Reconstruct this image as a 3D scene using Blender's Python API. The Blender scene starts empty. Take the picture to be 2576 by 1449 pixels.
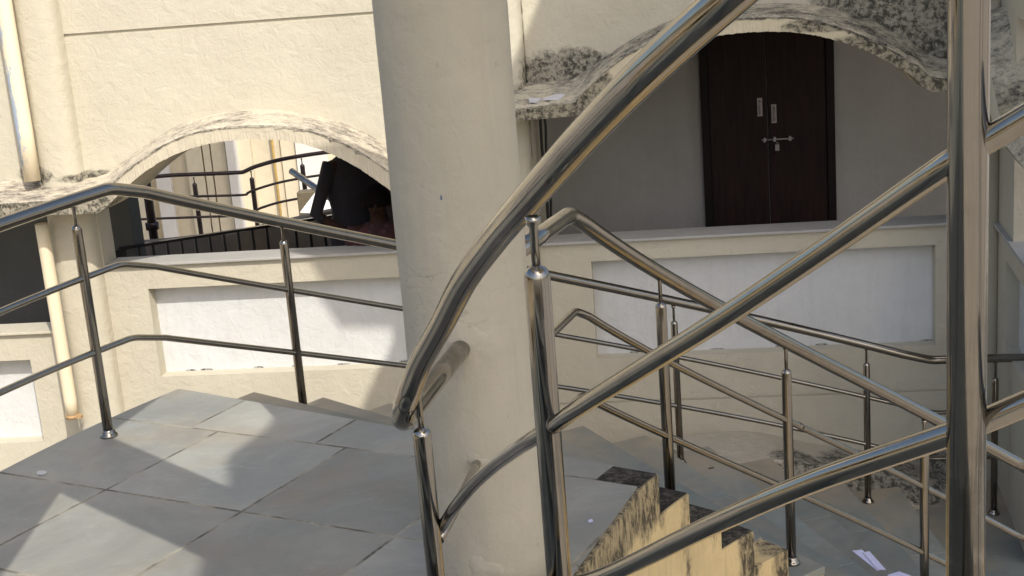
import bpy, bmesh, math, random
from mathutils import Vector, Matrix
R = math.radians
random.seed(7)
sc = bpy.context.scene

# ---------------------------------------------------------------- camera
FPX, CX, CY = 3400.0, 1288.0, 724.5            # focal length and centre in picture units (2576 wide)
PITCH, ROLL = R(14.05), R(4.47)
CAM = Vector((0, 0, 1.718))
_f = Vector((0, math.cos(PITCH), -math.sin(PITCH)))
_x0 = Vector((1, 0, 0)); _y0 = _f.cross(_x0)
_x = _x0 * math.cos(ROLL) + _y0 * math.sin(ROLL)
_y = -_x0 * math.sin(ROLL) + _y0 * math.cos(ROLL)
cam = bpy.data.cameras.new('camera'); cam_o = bpy.data.objects.new('camera', cam)
sc.collection.objects.link(cam_o); sc.camera = cam_o
cam.sensor_width = 36; cam.lens = FPX / 2576 * 36; cam.clip_start = .05; cam.clip_end = 500
m = Matrix((_x, -_y, -_f)).transposed().to_4x4(); m.translation = CAM
cam_o.matrix_world = m

# ---------------------------------------------------------------- light
SUN = Vector((.46, -1.075, 1.2)).normalized()    # towards the sun
w = bpy.data.worlds.new('World'); sc.world = w; w.use_nodes = True
nt = w.node_tree; nt.nodes.clear()
sky = nt.nodes.new('ShaderNodeTexSky'); sky.sky_type = 'NISHITA'; sky.sun_disc = False
elev = math.asin(SUN.z); sky.sun_elevation = elev
sky.sun_rotation = math.atan2(SUN.x, SUN.y)
sky.air_density = 1.0; sky.dust_density = 3.2; sky.ozone_density = .5
bg = nt.nodes.new('ShaderNodeBackground'); bg.inputs['Strength'].default_value = .15
wo = nt.nodes.new('ShaderNodeOutputWorld')
nt.links.new(sky.outputs[0], bg.inputs[0]); nt.links.new(bg.outputs[0], wo.inputs[0])
sl = bpy.data.lights.new('sun', 'SUN'); sl.energy = 2.75; sl.angle = R(.35); sl.color = (1, .95, .86)
so = bpy.data.objects.new('sun', sl); sc.collection.objects.link(so)
so.rotation_euler = SUN.to_track_quat('Z', 'Y').to_euler(); so.location = (3, -6, 12)
sc.view_settings.view_transform = 'Standard'; sc.view_settings.look = 'None'
sc.view_settings.exposure = .56; sc.view_settings.gamma = 1
sc.cycles.max_bounces = 10; sc.cycles.diffuse_bounces = 6; sc.cycles.glossy_bounces = 5

# ---------------------------------------------------------------- measuring helpers
def ray(u, v): return _x * ((u - CX) / FPX) + _y * ((v - CY) / FPX) + _f
def at(u, v, D): return CAM + ray(u, v) * D
def onz(u, v, z):
    d = ray(u, v); return CAM + d * ((z - CAM.z) / d.z)
CC = Vector((2.5, 2.8, 0))                       # centre of the round stair well
def oncyl(u, v, r, near=False):
    d = ray(u, v); a = d.x**2 + d.y**2; ox, oy = -CC.x, -CC.y
    b = 2 * (ox * d.x + oy * d.y); c = ox * ox + oy * oy - r * r
    q = math.sqrt(max(b * b - 4 * a * c, 0)); t = (-b - q) / (2 * a) if near else (-b + q) / (2 * a)
    return CAM + d * t
def pol(r, az, z): return Vector((CC.x + r * math.cos(R(az)), CC.y + r * math.sin(R(az)), z))

# ---------------------------------------------------------------- object helpers
def link(o): sc.collection.objects.link(o); return o
def tag(o, label=None, cat=None, group=None, kind=None):
    if label: o['label'] = label
    if cat: o['category'] = cat
    if group: o['group'] = group
    if kind: o['kind'] = kind
    return o
def empty(name, loc=(0, 0, 0)):
    o = bpy.data.objects.new(name, None); o.location = loc; o.empty_display_size = .1; return link(o)
class MB:
    def __init__(s): s.v = []; s.f = []; s.sm = []
    def add(s, vs, fs, smooth=False):
        b = len(s.v); s.v += [Vector(p) for p in vs]
        for f in fs: s.f.append([b + i for i in f]); s.sm.append(smooth)
    def quad(s, *p, smooth=False): s.add(p, [list(range(len(p)))], smooth)
    def box(s, a, b, M=None):
        x0, y0, z0 = a; x1, y1, z1 = b
        P = [Vector(p) for p in ((x0,y0,z0),(x1,y0,z0),(x1,y1,z0),(x0,y1,z0),(x0,y0,z1),(x1,y0,z1),(x1,y1,z1),(x0,y1,z1))]
        if M: P = [M(*p) for p in P]
        s.add(P, [(0,3,2,1),(4,5,6,7),(0,1,5,4),(1,2,6,5),(2,3,7,6),(3,0,4,7)])
    def tube(s, pts, r, n=16, cap=True):
        pts = [Vector(p) for p in pts]; rs = r if isinstance(r, (list, tuple)) else [r] * len(pts)
        b = len(s.v); k = len(pts)
        tg = [(pts[min(i+1, k-1)] - pts[max(i-1, 0)]).normalized() for i in range(k)]
        up = Vector((0, 0, 1)) if abs(tg[0].z) < .9 else Vector((1, 0, 0))
        nrm = tg[0].cross(up).normalized()
        for i in range(k):
            nrm = (nrm - tg[i] * nrm.dot(tg[i])).normalized(); bi = tg[i].cross(nrm)
            sc_ = 1
            for j in range(n):
                a = 2 * math.pi * j / n
                s.v.append(pts[i] + (nrm * math.cos(a) + bi * math.sin(a)) * rs[i] * sc_)
        for i in range(k - 1):
            for j in range(n):
                s.f.append([b+i*n+j, b+i*n+(j+1)%n, b+(i+1)*n+(j+1)%n, b+(i+1)*n+j]); s.sm.append(True)
        if cap:
            s.f.append([b+j for j in range(n)][::-1]); s.sm.append(False)
            s.f.append([b+(k-1)*n+j for j in range(n)]); s.sm.append(False)
    def lathe(s, c, prof, n=24):                  # prof: (r, z) upward from c
        c = Vector(c); b = len(s.v); k = len(prof)
        for r, z in prof:
            for j in range(n):
                a = 2*math.pi*j/n; s.v.append(c + Vector((r*math.cos(a), r*math.sin(a), z)))
        for i in range(k-1):
            for j in range(n):
                s.f.append([b+i*n+j, b+i*n+(j+1)%n, b+(i+1)*n+(j+1)%n, b+(i+1)*n+j]); s.sm.append(True)
        s.f.append([b+j for j in range(n)][::-1]); s.sm.append(False)
        s.f.append([b+(k-1)*n+j for j in range(n)]); s.sm.append(False)
    def build(s, name, mat, parent=None, bevel=0, fix=True):
        me = bpy.data.meshes.new(name); org = Vector((0, 0, 0))
        if s.v:
            org = Vector((sum(p.x for p in s.v)/len(s.v), sum(p.y for p in s.v)/len(s.v), min(p.z for p in s.v)))
        me.from_pydata([p - org for p in s.v], [], s.f)
        for p, sm in zip(me.polygons, s.sm): p.use_smooth = sm
        if fix:
            bm = bmesh.new(); bm.from_mesh(me); bmesh.ops.remove_doubles(bm, verts=bm.verts, dist=1e-5)
            bmesh.ops.recalc_face_normals(bm, faces=bm.faces); bm.to_mesh(me); bm.free()
        me.materials.append(mat); o = link(bpy.data.objects.new(name, me))
        if parent:
            o.parent = parent; o.location = org - parent.matrix_basis.translation - (parent.parent.matrix_basis.translation if parent.parent else Vector())
        else: o.location = org
        if bevel:
            bv = o.modifiers.new('bevel', 'BEVEL'); bv.width = bevel; bv.segments = 2; bv.limit_method = 'ANGLE'; bv.angle_limit = R(40)
            bv.harden_normals = False
        return o
def spline(P, step=6):                            # Catmull-Rom through 3-D points
    P = [Vector(p) for p in P]; out = []
    Q = [P[0]*2 - P[1]] + P + [P[-1]*2 - P[-2]]
    for i in range(1, len(Q) - 2):
        a, b, c, d = Q[i-1:i+3]
        for k in range(step):
            t = k / step
            out.append(.5*((2*b) + (c-a)*t + (2*a-5*b+4*c-d)*t*t + (3*b-a-3*c+d)*t**3))
    return out + [P[-1]]
def lerp(a, b, t): return a + (b - a) * t
def interp(P, x):
    if x <= P[0][0]: return P[0][1]
    for (a, b), (c, d) in zip(P, P[1:]):
        if x <= c: return b + (d - b) * (x - a) / (c - a)
    return P[-1][1]

# ---------------------------------------------------------------- materials
def mat(name):
    mt = bpy.data.materials.new(name); mt.use_nodes = True; n = mt.node_tree; n.nodes.clear()
    o = n.nodes.new('ShaderNodeOutputMaterial'); p = n.nodes.new('ShaderNodeBsdfPrincipled')
    n.links.new(p.outputs[0], o.inputs[0]); return mt, n, p
def N(n, t, **k):
    x = n.nodes.new('ShaderNode' + t)
    for a, b in k.items():
        if a.startswith('i_'):
            key = a[2:]; x.inputs[int(key) if key.isdigit() else key].default_value = b
        else: setattr(x, a, b)
    return x
def wpos(n): return N(n, 'NewGeometry').outputs['Position']
def math_(n, op, a, b=None, c=None, clamp=False):
    x = N(n, 'Math', operation=op); x.use_clamp = clamp
    for i, q in enumerate((a, b, c)):
        if q is None: continue
        if isinstance(q, (int, float)): x.inputs[i].default_value = q
        else: n.links.new(q, x.inputs[i])
    return x.outputs[0]
def noise(n, vec, scale, detail=5, rough=.6, sx=None, dist=0):
    if sx:
        mp = N(n, 'Mapping'); mp.inputs['Scale'].default_value = sx; n.links.new(vec, mp.inputs[0]); vec = mp.outputs[0]
    x = N(n, 'TexNoise'); x.inputs['Scale'].default_value = scale; x.inputs['Detail'].default_value = detail
    x.inputs['Roughness'].default_value = rough; x.inputs['Distortion'].default_value = dist
    n.links.new(vec, x.inputs['Vector']); return x.outputs['Fac']
def ramp(n, fac, stops, interp_='LINEAR'):
    x = N(n, 'ValToRGB'); cr = x.color_ramp; cr.interpolation = interp_
    while len(cr.elements) > 1: cr.elements.remove(cr.elements[0])
    cr.elements[0].position = stops[0][0]; cr.elements[0].color = col(stops[0][1])
    for p, c in stops[1:]:
        e = cr.elements.new(p); e.color = col(c)
    n.links.new(fac, x.inputs[0]); return x.outputs[0]
def col(c): return (c, c, c, 1) if isinstance(c, (int, float)) else (*c, 1)
def mix(n, fac, a, b, mode='MIX'):
    x = N(n, 'Mix', data_type='RGBA', blend_type=mode)
    for i, q in ((0, fac), (6, a), (7, b)):
        if isinstance(q, (int, float)): x.inputs[i].default_value = q if i == 0 else col(q)
        elif isinstance(q, tuple): x.inputs[i].default_value = col(q)
        else: n.links.new(q, x.inputs[i])
    return x.outputs[2]
def bump(n, p, h, strength, dist=.01, prev=None):
    b = N(n, 'Bump'); b.inputs['Strength'].default_value = strength; b.inputs['Distance'].default_value = dist
    n.links.new(h, b.inputs['Height'])
    if prev: n.links.new(prev, b.inputs['Normal'])
    n.links.new(b.outputs[0], p.inputs['Normal']); return b.outputs[0]

def blob_mask(n, P, blobs):
    """Weathering patches: (centre, radii) blobs in world space."""
    acc = None
    for c, rad in blobs:
        mp = N(n, 'Mapping'); mp.vector_type = 'TEXTURE'
        mp.inputs['Location'].default_value = c; mp.inputs['Scale'].default_value = rad
        n.links.new(P, mp.inputs[0])
        L = N(n, 'VectorMath', operation='LENGTH'); n.links.new(mp.outputs[0], L.inputs[0])
        q = math_(n, 'SUBTRACT', 1.0, L.outputs['Value'])
        acc = q if acc is None else math_(n, 'MAXIMUM', acc, q)
    return acc
def plaster(name, base, dark=None, grime=.25, blobs=None, rough=.9, bstr=.35, streak=.0, cracks=False, fine=60, amp=1.6, drip=None):
    mt, n, p = mat(name); P = wpos(n)
    dark = dark or tuple(c * .86 for c in base)
    c = mix(n, ramp(n, noise(n, P, 1.3, 4), [(.35, 0), (.7, 1)]), base, dark)
    c = mix(n, ramp(n, noise(n, P, 9, 6, .7), [(.45, 0), (.75, grime)]), c, tuple(q * .75 for q in base))
    # small dirt specks
    sp = ramp(n, noise(n, P, 34, 3, .5), [(.71, 0), (.76, .35)])
    c = mix(n, sp, c, tuple(q * .5 for q in base))
    if streak:
        st = ramp(n, noise(n, P, 5, 6, .7, sx=(4.5, 4.5, .35)), [(.5, 0), (.78, streak)])
        c = mix(n, st, c, tuple(q * .45 for q in base))
    hgt = noise(n, P, fine, 5, .65); h2 = noise(n, P, 11, 4, .6, dist=.6)
    if blobs:
        bm_ = blob_mask(n, P, blobs)
        n1 = noise(n, P, 6, 8, .78, sx=drip); n2 = noise(n, P, 26, 9, .78, dist=.15, sx=drip)
        a = math_(n, 'ADD', math_(n, 'MULTIPLY', bm_, 1.1), math_(n, 'MULTIPLY', math_(n, 'SUBTRACT', n1, .5), amp))
        edge = ramp(n, a, [(.05, 0), (.35, 1)])
        pat = ramp(n, n2, [(.44, 1), (.55, .12)])
        k = math_(n, 'MULTIPLY', edge, math_(n, 'MULTIPLY_ADD', pat, .75, .15))
        c = mix(n, math_(n, 'MULTIPLY', edge, .32), c, (.20, .19, .15))
        c = mix(n, k, c, (.025, .024, .02))
    if cracks:
        vo = N(n, 'TexVoronoi', feature='DISTANCE_TO_EDGE'); vo.inputs['Scale'].default_value = 2.2
        ds = N(n, 'TexNoise'); ds.inputs['Scale'].default_value = 3; ds.inputs['Detail'].default_value = 6
        n.links.new(P, ds.inputs['Vector'])
        va = N(n, 'VectorMath', operation='ADD'); n.links.new(P, va.inputs[0])
        vs = N(n, 'VectorMath', operation='SCALE'); vs.inputs['Scale'].default_value = .9; n.links.new(ds.outputs['Color'], vs.inputs[0]); n.links.new(vs.outputs[0], va.inputs[1])
        n.links.new(va.outputs[0], vo.inputs['Vector'])
        cr = ramp(n, vo.outputs['Distance'], [(0, 1), (.010, 0)])
        gate = ramp(n, noise(n, P, 2.1, 3), [(.52, 0), (.64, .32)])
        ck = math_(n, 'MULTIPLY', cr, gate)
        c = mix(n, ck, c, tuple(q * .45 for q in base))
        hgt = math_(n, 'SUBTRACT', hgt, math_(n, 'MULTIPLY', ck, .8))
    n.links.new(c, p.inputs['Base Color']); p.inputs['Roughness'].default_value = rough
    p.inputs['Specular IOR Level'].default_value = .25
    b1 = bump(n, p, h2, bstr, .02); bump(n, p, hgt, bstr, .006, b1)
    return mt
def weathered(name, light, mid, black, cover=.5, scale=9, stretch=None, bstr=.6, wisp=True):
    """Algae-blackened concrete: strongly mottled."""
    mt, n, p = mat(name); P = wpos(n)
    a = noise(n, P, scale, 9, .76, sx=stretch, dist=.2); b = noise(n, P, scale * 3.2, 9, .78, sx=stretch, dist=.15)
    big = noise(n, P, 1.7, 3)
    f = math_(n, 'ADD', math_(n, 'MULTIPLY', a, .55), math_(n, 'MULTIPLY', b, .45))
    f = math_(n, 'ADD', f, math_(n, 'MULTIPLY', math_(n, 'SUBTRACT', big, .5), .35))
    c = ramp(n, f, [(cover - .09, black), (cover - .02, mid), (cover + .07, light)])
    c = mix(n, ramp(n, noise(n, P, scale * 8, 4), [(.5, 0), (.7, .5)]), c, mid)
    n.links.new(c, p.inputs['Base Color']); p.inputs['Roughness'].default_value = .95
    p.inputs['Specular IOR Level'].default_value = .2
    bump(n, p, f, bstr, .03); return mt
def steel(name, base=(.60, .58, .55), rough=.10, smudge=.25):
    mt, n, p = mat(name); P = wpos(n)
    d = noise(n, P, 14, 6, .7)
    n.links.new(mix(n, ramp(n, d, [(.5, 0), (.75, smudge)]), base, tuple(c * .6 for c in base)), p.inputs['Base Color'])
    p.inputs['Metallic'].default_value = 1
    r = math_(n, 'MULTIPLY_ADD', ramp(n, noise(n, P, 22, 6, .75), [(.4, 0), (.75, 1)]), .2, rough)
    n.links.new(r, p.inputs['Roughness'])
    bump(n, p, noise(n, P, 9, 3), .035, .01); return mt
def plain(name, c, rough=.6, metal=0, var=.15, scale=20, spec=.5):
    mt, n, p = mat(name); P = wpos(n)
    n.links.new(mix(n, ramp(n, noise(n, P, scale, 6, .7), [(.4, 0), (.75, 1)]), c, tuple(q * (1 - var*2) for q in c)), p.inputs['Base Color'])
    p.inputs['Roughness'].default_value = rough; p.inputs['Metallic'].default_value = metal
    p.inputs['Specular IOR Level'].default_value = spec
    return mt
def stone(name, c1, c2, tiles=None, tint=(.30, .235, .155), radial=None):
    """Honed grey-green limestone slabs; tiles=(dirA, dirB, size, a0, offsets) draws the laid joints."""
    mt, n, p = mat(name); P = wpos(n)
    f = noise(n, P, 1.6, 6, .6, dist=.5); g = noise(n, P, 7, 7, .7)
    c = mix(n, ramp(n, f, [(.35, 0), (.65, 1)]), c1, c2)
    c = mix(n, ramp(n, g, [(.45, 0), (.8, .35)]), c, tuple(q * 1.25 for q in c1))
    c = mix(n, ramp(n, noise(n, P, 2.3, 4), [(.5, 0), (.7, .5)]), c, tint)
    c = mix(n, ramp(n, noise(n, P, 1.1, 8, .7, dist=1.5), [(.42, .0), (.6, .45)]), c, tuple(q * .68 for q in c1))
    # fine pale scuffs
    c = mix(n, ramp(n, noise(n, P, 4, 9, .85, sx=(1, 2.4, 1), dist=2), [(.54, 0), (.72, .55)]), c, tuple(min(q * 1.6, .6) for q in c1))
    c = mix(n, ramp(n, noise(n, P, 60, 3, .5), [(.70, 0), (.74, .5)]), c, tuple(q * .5 for q in c1))
    hj = None
    if not tiles:
        oi = N(n, 'ObjectInfo'); hs = N(n, 'HueSaturation')
        n.links.new(math_(n, 'MULTIPLY_ADD', oi.outputs['Random'], .34, .83), hs.inputs['Value']); n.links.new(c, hs.inputs['Color']); c = hs.outputs[0]
        mp_ = N(n, 'Mapping'); mp_.inputs['Location'].default_value = (-2.5, -2.8, 0); mp_.inputs['Scale'].default_value = (1, 1, 0); n.links.new(P, mp_.inputs[0])
        ln = N(n, 'VectorMath', operation='LENGTH'); n.links.new(mp_.outputs[0], ln.inputs[0])
        dust = math_(n, 'MULTIPLY', math_(n, 'MULTIPLY', math_(n, 'SUBTRACT', ln.outputs['Value'], 4.15), 1.5, clamp=True), ramp(n, noise(n, P, 3, 6, .7), [(.35, .3), (.6, .95)]))
        c = mix(n, dust, c, (.36, .30, .21))
    if tiles:
        az, size, a0, b0, shift = tiles
        dA = (math.cos(R(az)), math.sin(R(az)), 0); dB = (math.sin(R(az)), -math.cos(R(az)), 0)
        def dot(d):
            x = N(n, 'VectorMath', operation='DOT_PRODUCT'); n.links.new(P, x.inputs[0]); x.inputs[1].default_value = d; return x.outputs['Value']
        wob = math_(n, 'MULTIPLY', math_(n, 'SUBTRACT', noise(n, P, 25, 3), .5), .006)
        A = math_(n, 'DIVIDE', math_(n, 'ADD', math_(n, 'SUBTRACT', dot(dA), a0), wob), size)
        row = math_(n, 'FLOOR', A)
        odd = math_(n, 'GREATER_THAN', row, .5)
        B = math_(n, 'DIVIDE', math_(n, 'ADD', math_(n, 'ADD', math_(n, 'SUBTRACT', dot(dB), b0), math_(n, 'MULTIPLY', odd, shift)), wob), size)
        cl = math_(n, 'FLOOR', B)
        def edge(q):
            fr = math_(n, 'FRACT', q); return math_(n, 'MINIMUM', fr, math_(n, 'SUBTRACT', 1.0, fr))
        e = math_(n, 'MULTIPLY', math_(n, 'MINIMUM', edge(A), edge(B)), size)
        cb = N(n, 'CombineXYZ'); n.links.new(row, cb.inputs[0]); n.links.new(cl, cb.inputs[1])
        wn = N(n, 'TexWhiteNoise', noise_dimensions='2D'); n.links.new(cb.outputs[0], wn.inputs['Vector'])
        tone = math_(n, 'MULTIPLY_ADD', wn.outputs['Value'], .42, .80)
        hs = N(n, 'HueSaturation'); n.links.new(tone, hs.inputs['Value']); n.links.new(c, hs.inputs['Color']); c = hs.outputs[0]
        pale = math_(n, 'MULTIPLY', ramp(n, e, [(0, 1), (.03, 0)]), ramp(n, noise(n, P, 9, 7, .8), [(.48, 0), (.66, .6)]))
        c = mix(n, pale, c, (.34, .31, .25))
        jm = ramp(n, e, [(.0036, 1), (.0062, 0)]); jt = ramp(n, noise(n, P, 5, 4), [(.4, 0), (.6, 1)])
        c = mix(n, jm, c, mix(n, jt, (.045, .04, .035), (.34, .31, .24)))
        hj = jm
    n.links.new(c, p.inputs['Base Color'])
    r = math_(n, 'MULTIPLY_ADD', g, .25, .42); n.links.new(r, p.inputs['Roughness']); p.inputs['Specular IOR Level'].default_value = .35
    h = noise(n, P, 26, 6, .7)
    if hj: h = math_(n, 'SUBTRACT', h, math_(n, 'MULTIPLY', hj, 2))
    bump(n, p, h, .18, .004); return mt

CREAM = (.525, .49, .39)
M = {}
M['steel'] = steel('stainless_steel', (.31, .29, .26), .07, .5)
M['steel_mid'] = steel('darkened_steel', (.285, .26, .225), .09, .5)  # stainless darkened to stand in for the dark surroundings it reflects
M['steel_far'] = steel('dull_steel', (.42, .38, .34), .18)
M['steel_dark'] = plain('dark_steel', (.03, .022, .022), .35, .6)  # near-black base stands in for dark reflections on the far railing
M['black'] = plain('black_paint', (.012, .011, .011), .3)
M['panel'] = plaster('white_panel_plaster', (.61, .62, .62), (.57, .57, .55), grime=.3, bstr=.35, streak=.12)
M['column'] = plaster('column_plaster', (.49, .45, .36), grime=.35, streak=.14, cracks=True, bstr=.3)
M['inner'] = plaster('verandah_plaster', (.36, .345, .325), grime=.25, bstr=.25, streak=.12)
M['ledge'] = plaster('grey_ledge_cement', (.42, .41, .385), grime=.4, bstr=.25)
M['algae'] = weathered('algae_blackened_concrete', (.52, .47, .35), (.27, .25, .20), (.04, .037, .03), .485, 10, stretch=(.55, 1, 1.5))
M['algae_pale'] = weathered('sun_bleached_concrete', (.60, .54, .42), (.36, .32, .26), (.12, .11, .09), .485, 10, stretch=(.5, 1, 1.5))
M['lip'] = weathered('dark_drip_edge', (.42, .38, .30), (.16, .145, .115), (.04, .036, .03), .50, 14)  # lip strip, mottled darker than the canopy top
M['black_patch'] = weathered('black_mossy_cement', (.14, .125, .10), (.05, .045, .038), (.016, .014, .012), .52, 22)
M['pipe'] = plaster('painted_pipe', (.78, .68, .49), grime=.15, bstr=.1, rough=.6)
M['door'] = plain('dark_door_wood', (.016, .006, .004), .65, 0, .35, 12, .2)
mt, n, p = mat('worn_door_wood'); P = wpos(n)
gr = noise(n, P, 6, 9, .75, sx=(7, 7, .5)); lo = N(n, 'SeparateXYZ'); n.links.new(P, lo.inputs[0])
low = ramp(n, math_(n, 'MULTIPLY_ADD', lo.outputs[2], -.9, .25), [(.3, 0), (.95, 1)])
c = mix(n, ramp(n, gr, [(.4, 0), (.7, 1)]), (.011, .004, .003), (.026, .010, .007))
c = mix(n, math_(n, 'MULTIPLY', low, ramp(n, noise(n, P, 4, 8, .8, sx=(5, 5, .8)), [(.5, 0), (.7, .6)])), c, (.075, .04, .028))
n.links.new(c, p.inputs['Base Color']); p.inputs['Roughness'].default_value = .6; p.inputs['Specular IOR Level'].default_value = .2
bump(n, p, gr, .2, .004); M['door'] = mt
M['door_frame'] = plain('door_frame_wood', (.008, .004, .003), .6, spec=.2)
M['door_metal'] = plain('door_fitting_metal', (.34, .29, .28), .5, .2)
M['paper'] = plain('white_paper', (.62, .62, .82), .8, 0, .1, 60)
M['concrete'] = plaster('blocker_concrete', (.70, .64, .50), grime=.3)
SA, SB = (.235, .245, .23), (.31, .30, .26)
M['tile'] = stone('landing_stone', SA, SB, tiles=(61.0, .6, 3.163, -3.43, .14))
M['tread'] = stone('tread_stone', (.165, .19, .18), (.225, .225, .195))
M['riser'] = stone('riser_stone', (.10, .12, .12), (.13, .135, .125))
M['court'] = plain('court_paving', (.42, .38, .32), .9, 0, .2, 2)

# ================================================================ the setting
g = MB(); g.quad((-200, -200, -3.6), (200, -200, -3.6), (200, 200, -3.6), (-200, 200, -3.6))
tag(g.build('ground', M['court'], fix=False), kind='structure')

# ================================================================ round stair
RI, RO, RISE, STEP, A0 = 2.49, 4.82, .147, 4.72, 145.2
AL = 184.5                                        # landing runs from A0 to AL, second flight climbs beyond
stair = tag(empty('curved_staircase', (0, 0, 0)), 'curved grey stone staircase with stained cream side wall, descending from the landing beside the wall', 'staircase')
def wp2(r, a, z=0):
    # steps are not quite radial: the inner ends are turned slightly; the landing's well edge is straight
    t = 1 - (r - RI) / (RO - RI); k = .8 + .14 * (A0 - a) / STEP
    if a > A0: k = .8 * max(0, 1 - (a - A0) / 6)
    if a < 95: k = .8 + .14 * (A0 - 95) / STEP
    a2 = a + max(0, min(1, t)) * k
    if r < RI + .05 and 148.8 < a2 < 166:
        h = math.radians((166 - 148.8) / 2); mid = (166 + 148.8) / 2
        r = r * math.cos(h) / math.cos(math.radians(a2 - mid))
    return pol(r, a2, z)
def sector(mb, r0, r1, a0, a1, z0, z1, n=8):
    n = max(1, n); T = []; 
    ring = [wp2(r0, lerp(a0, a1, i/n), 0) for i in range(n+1)] + [wp2(r1, lerp(a1, a0, i/n), 0) for i in range(n+1)]
    k = len(ring); vs = [Vector((p.x, p.y, z0)) for p in ring] + [Vector((p.x, p.y, z1)) for p in ring]
    fs = []
    for i in range(n):
        fs.append((i, i+1, k-2-i, k-1-i)); fs.append((k+i, k+i+1, 2*k-2-i, 2*k-1-i))
    for i in range(k): fs.append((i, (i+1) % k, k+(i+1) % k, k+i))
    mb.add(vs, fs)
lg = MB(); sector(lg, RI + .015, RO, A0 + 3.4, AL, -.04, 0, 40)
sector(lg, RI + .17, RO, A0, A0 + 3.4, -.04, 0, 4)
lg.build('landing_slab', M['tile'], stair, bevel=.004)
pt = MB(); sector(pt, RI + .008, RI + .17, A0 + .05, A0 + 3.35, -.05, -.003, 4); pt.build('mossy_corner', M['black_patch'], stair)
BOT = -12 * RISE
def tread_slabs(az0, az1, z, k):
    mb = MB(); cuts = [RI + (.14 if k <= 4 and k >= 0 else .0)]
    r = cuts[0] + random.uniform(.5, .8)
    while r < RO - .35: cuts.append(r); r += random.uniform(.62, .9)
    cuts.append(RO + .01)
    for a, b in zip(cuts, cuts[1:]):
        sector(mb, a + .002, b - .002, az0 - .25, az1, z - .035, z + random.uniform(-.001, .001), 3)
    return mb
for k in range(1, 12):
    a1 = A0 - STEP * (k - 1); a0 = a1 - STEP; z = -RISE * k
    tread_slabs(a0, a1, z, k).build('tread', M['tread'], stair, bevel=.003)
    if k <= 3:
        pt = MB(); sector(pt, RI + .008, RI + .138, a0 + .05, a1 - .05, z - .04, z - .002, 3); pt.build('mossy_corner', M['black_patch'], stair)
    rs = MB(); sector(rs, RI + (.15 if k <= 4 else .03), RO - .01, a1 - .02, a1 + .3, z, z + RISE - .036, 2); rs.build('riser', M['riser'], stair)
# lower landing
ll = MB(); aL = A0 - 11 * STEP
for i, (ra, rb) in enumerate(((RI, 3.3), (3.304, 4.1), (4.104, 4.82), (4.824, 5.9))):
    for j in range(5):
        sector(ll, ra, rb, aL - 9*(j+1) + .05 - i % 2 * 3, aL - 9*j - (i % 2 * 3 if j else 0), BOT - .04, BOT + .0005 * ((i+j) % 2), 5)
ll.build('lower_landing', M['tread'], stair, bevel=.003)
# side wall of the flight (inner edge) and the body under the treads
side_blobs = [((.42, 4.12, -.02), (.16, .16, .22)), ((.57, 4.3, -.25), (.06, .06, .5)), ((.69, 4.45, -.3), (.06, .06, .25)), ((.82, 4.6, -.5), (.09, .09, .4)), ((.98, 4.8, -.75), (.16, .16, .35)), ((.1, 3.55, -.15), (.16, .2, .5)), ((.28, 3.9, -.04), (.3, .45, .13))]
M['side'] = plaster('yellow_stained_side_plaster', (.64, .50, .27), (.57, .44, .23), grime=.5, blobs=side_blobs, bstr=.5, streak=.45, drip=(1.3, 1.3, .55), amp=1.9)
sw = MB()
def side_strip(r, a0, a1, z0, z1, n, th=.165):
    for i in range(n):
        p, q = wp2(r, lerp(a0, a1, i/n), z0), wp2(r, lerp(a0, a1, (i+1)/n), z0)
        p2, q2 = wp2(r + th, lerp(a0, a1, i/n), z0), wp2(r + th, lerp(a0, a1, (i+1)/n), z0)
        up = Vector((0, 0, z1 - z0)); sw.quad(p, q, q + up, p + up, smooth=False); sw.quad(p2, q2, q2 + up, p2 + up); sw.quad(p+up, q+up, q2+up, p2+up)
    for a in (a0, a1):
        p = wp2(r, a, z0); q = wp2(r + th, a, z0); up = Vector((0, 0, z1 - z0)); sw.quad(p, q, q + up, p + up)
side_strip(RI, A0, AL, -3.6, -.006, 24)
for k in range(1, 12):
    a1 = A0 - STEP * (k - 1); side_strip(RI, a1 - STEP, a1, -3.6, -RISE * k - (.006 if k <= 4 else .036), 3)
side_strip(RI, aL - 45, aL, -3.6, BOT - .04, 10)
ST2 = 5.5
for k in range(1, 7): side_strip(RI, AL + ST2*(k-1), AL + ST2*k, -3.6, RISE * k - .036, 3)
sw.build('side_wall', M['side'], stair, fix=True)
# outer side wall
ow = MB()
def outer(a0, a1, z1):
    n = 4
    for i in range(n):
        p, q = pol(RO - .03, lerp(a0, a1, i/n), -3.6), pol(RO - .03, lerp(a0, a1, (i+1)/n), -3.6); up = Vector((0, 0, z1 + 3.6)); ow.quad(p, q, q+up, p+up)
outer(A0, A0 + 20, -.04); outer(A0 + 20, AL, -.04)
for k in range(1, 12): outer(A0 - STEP*k, A0 - STEP*(k-1), -RISE*k - .036)
for k in range(1, 7): outer(AL + ST2*(k-1), AL + ST2*k, RISE*k - .036)
ow.build('outer_wall', M['side'], stair)
# second flight, climbing past the camera
for k in range(1, 7):
    a0 = AL + ST2 * (k - 1); z = RISE * k
    mb = MB(); sector(mb, RI - .0, RO, a0, a0 + ST2 + .25, z - .035, z, 3); mb.build('tread', M['tread'], stair, bevel=.003)
    rs = MB(); sector(rs, RI + .03, RO - .01, a0, a0 + .3, z - RISE, z - .036, 2); rs.build('riser', M['riser'], stair)

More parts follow.
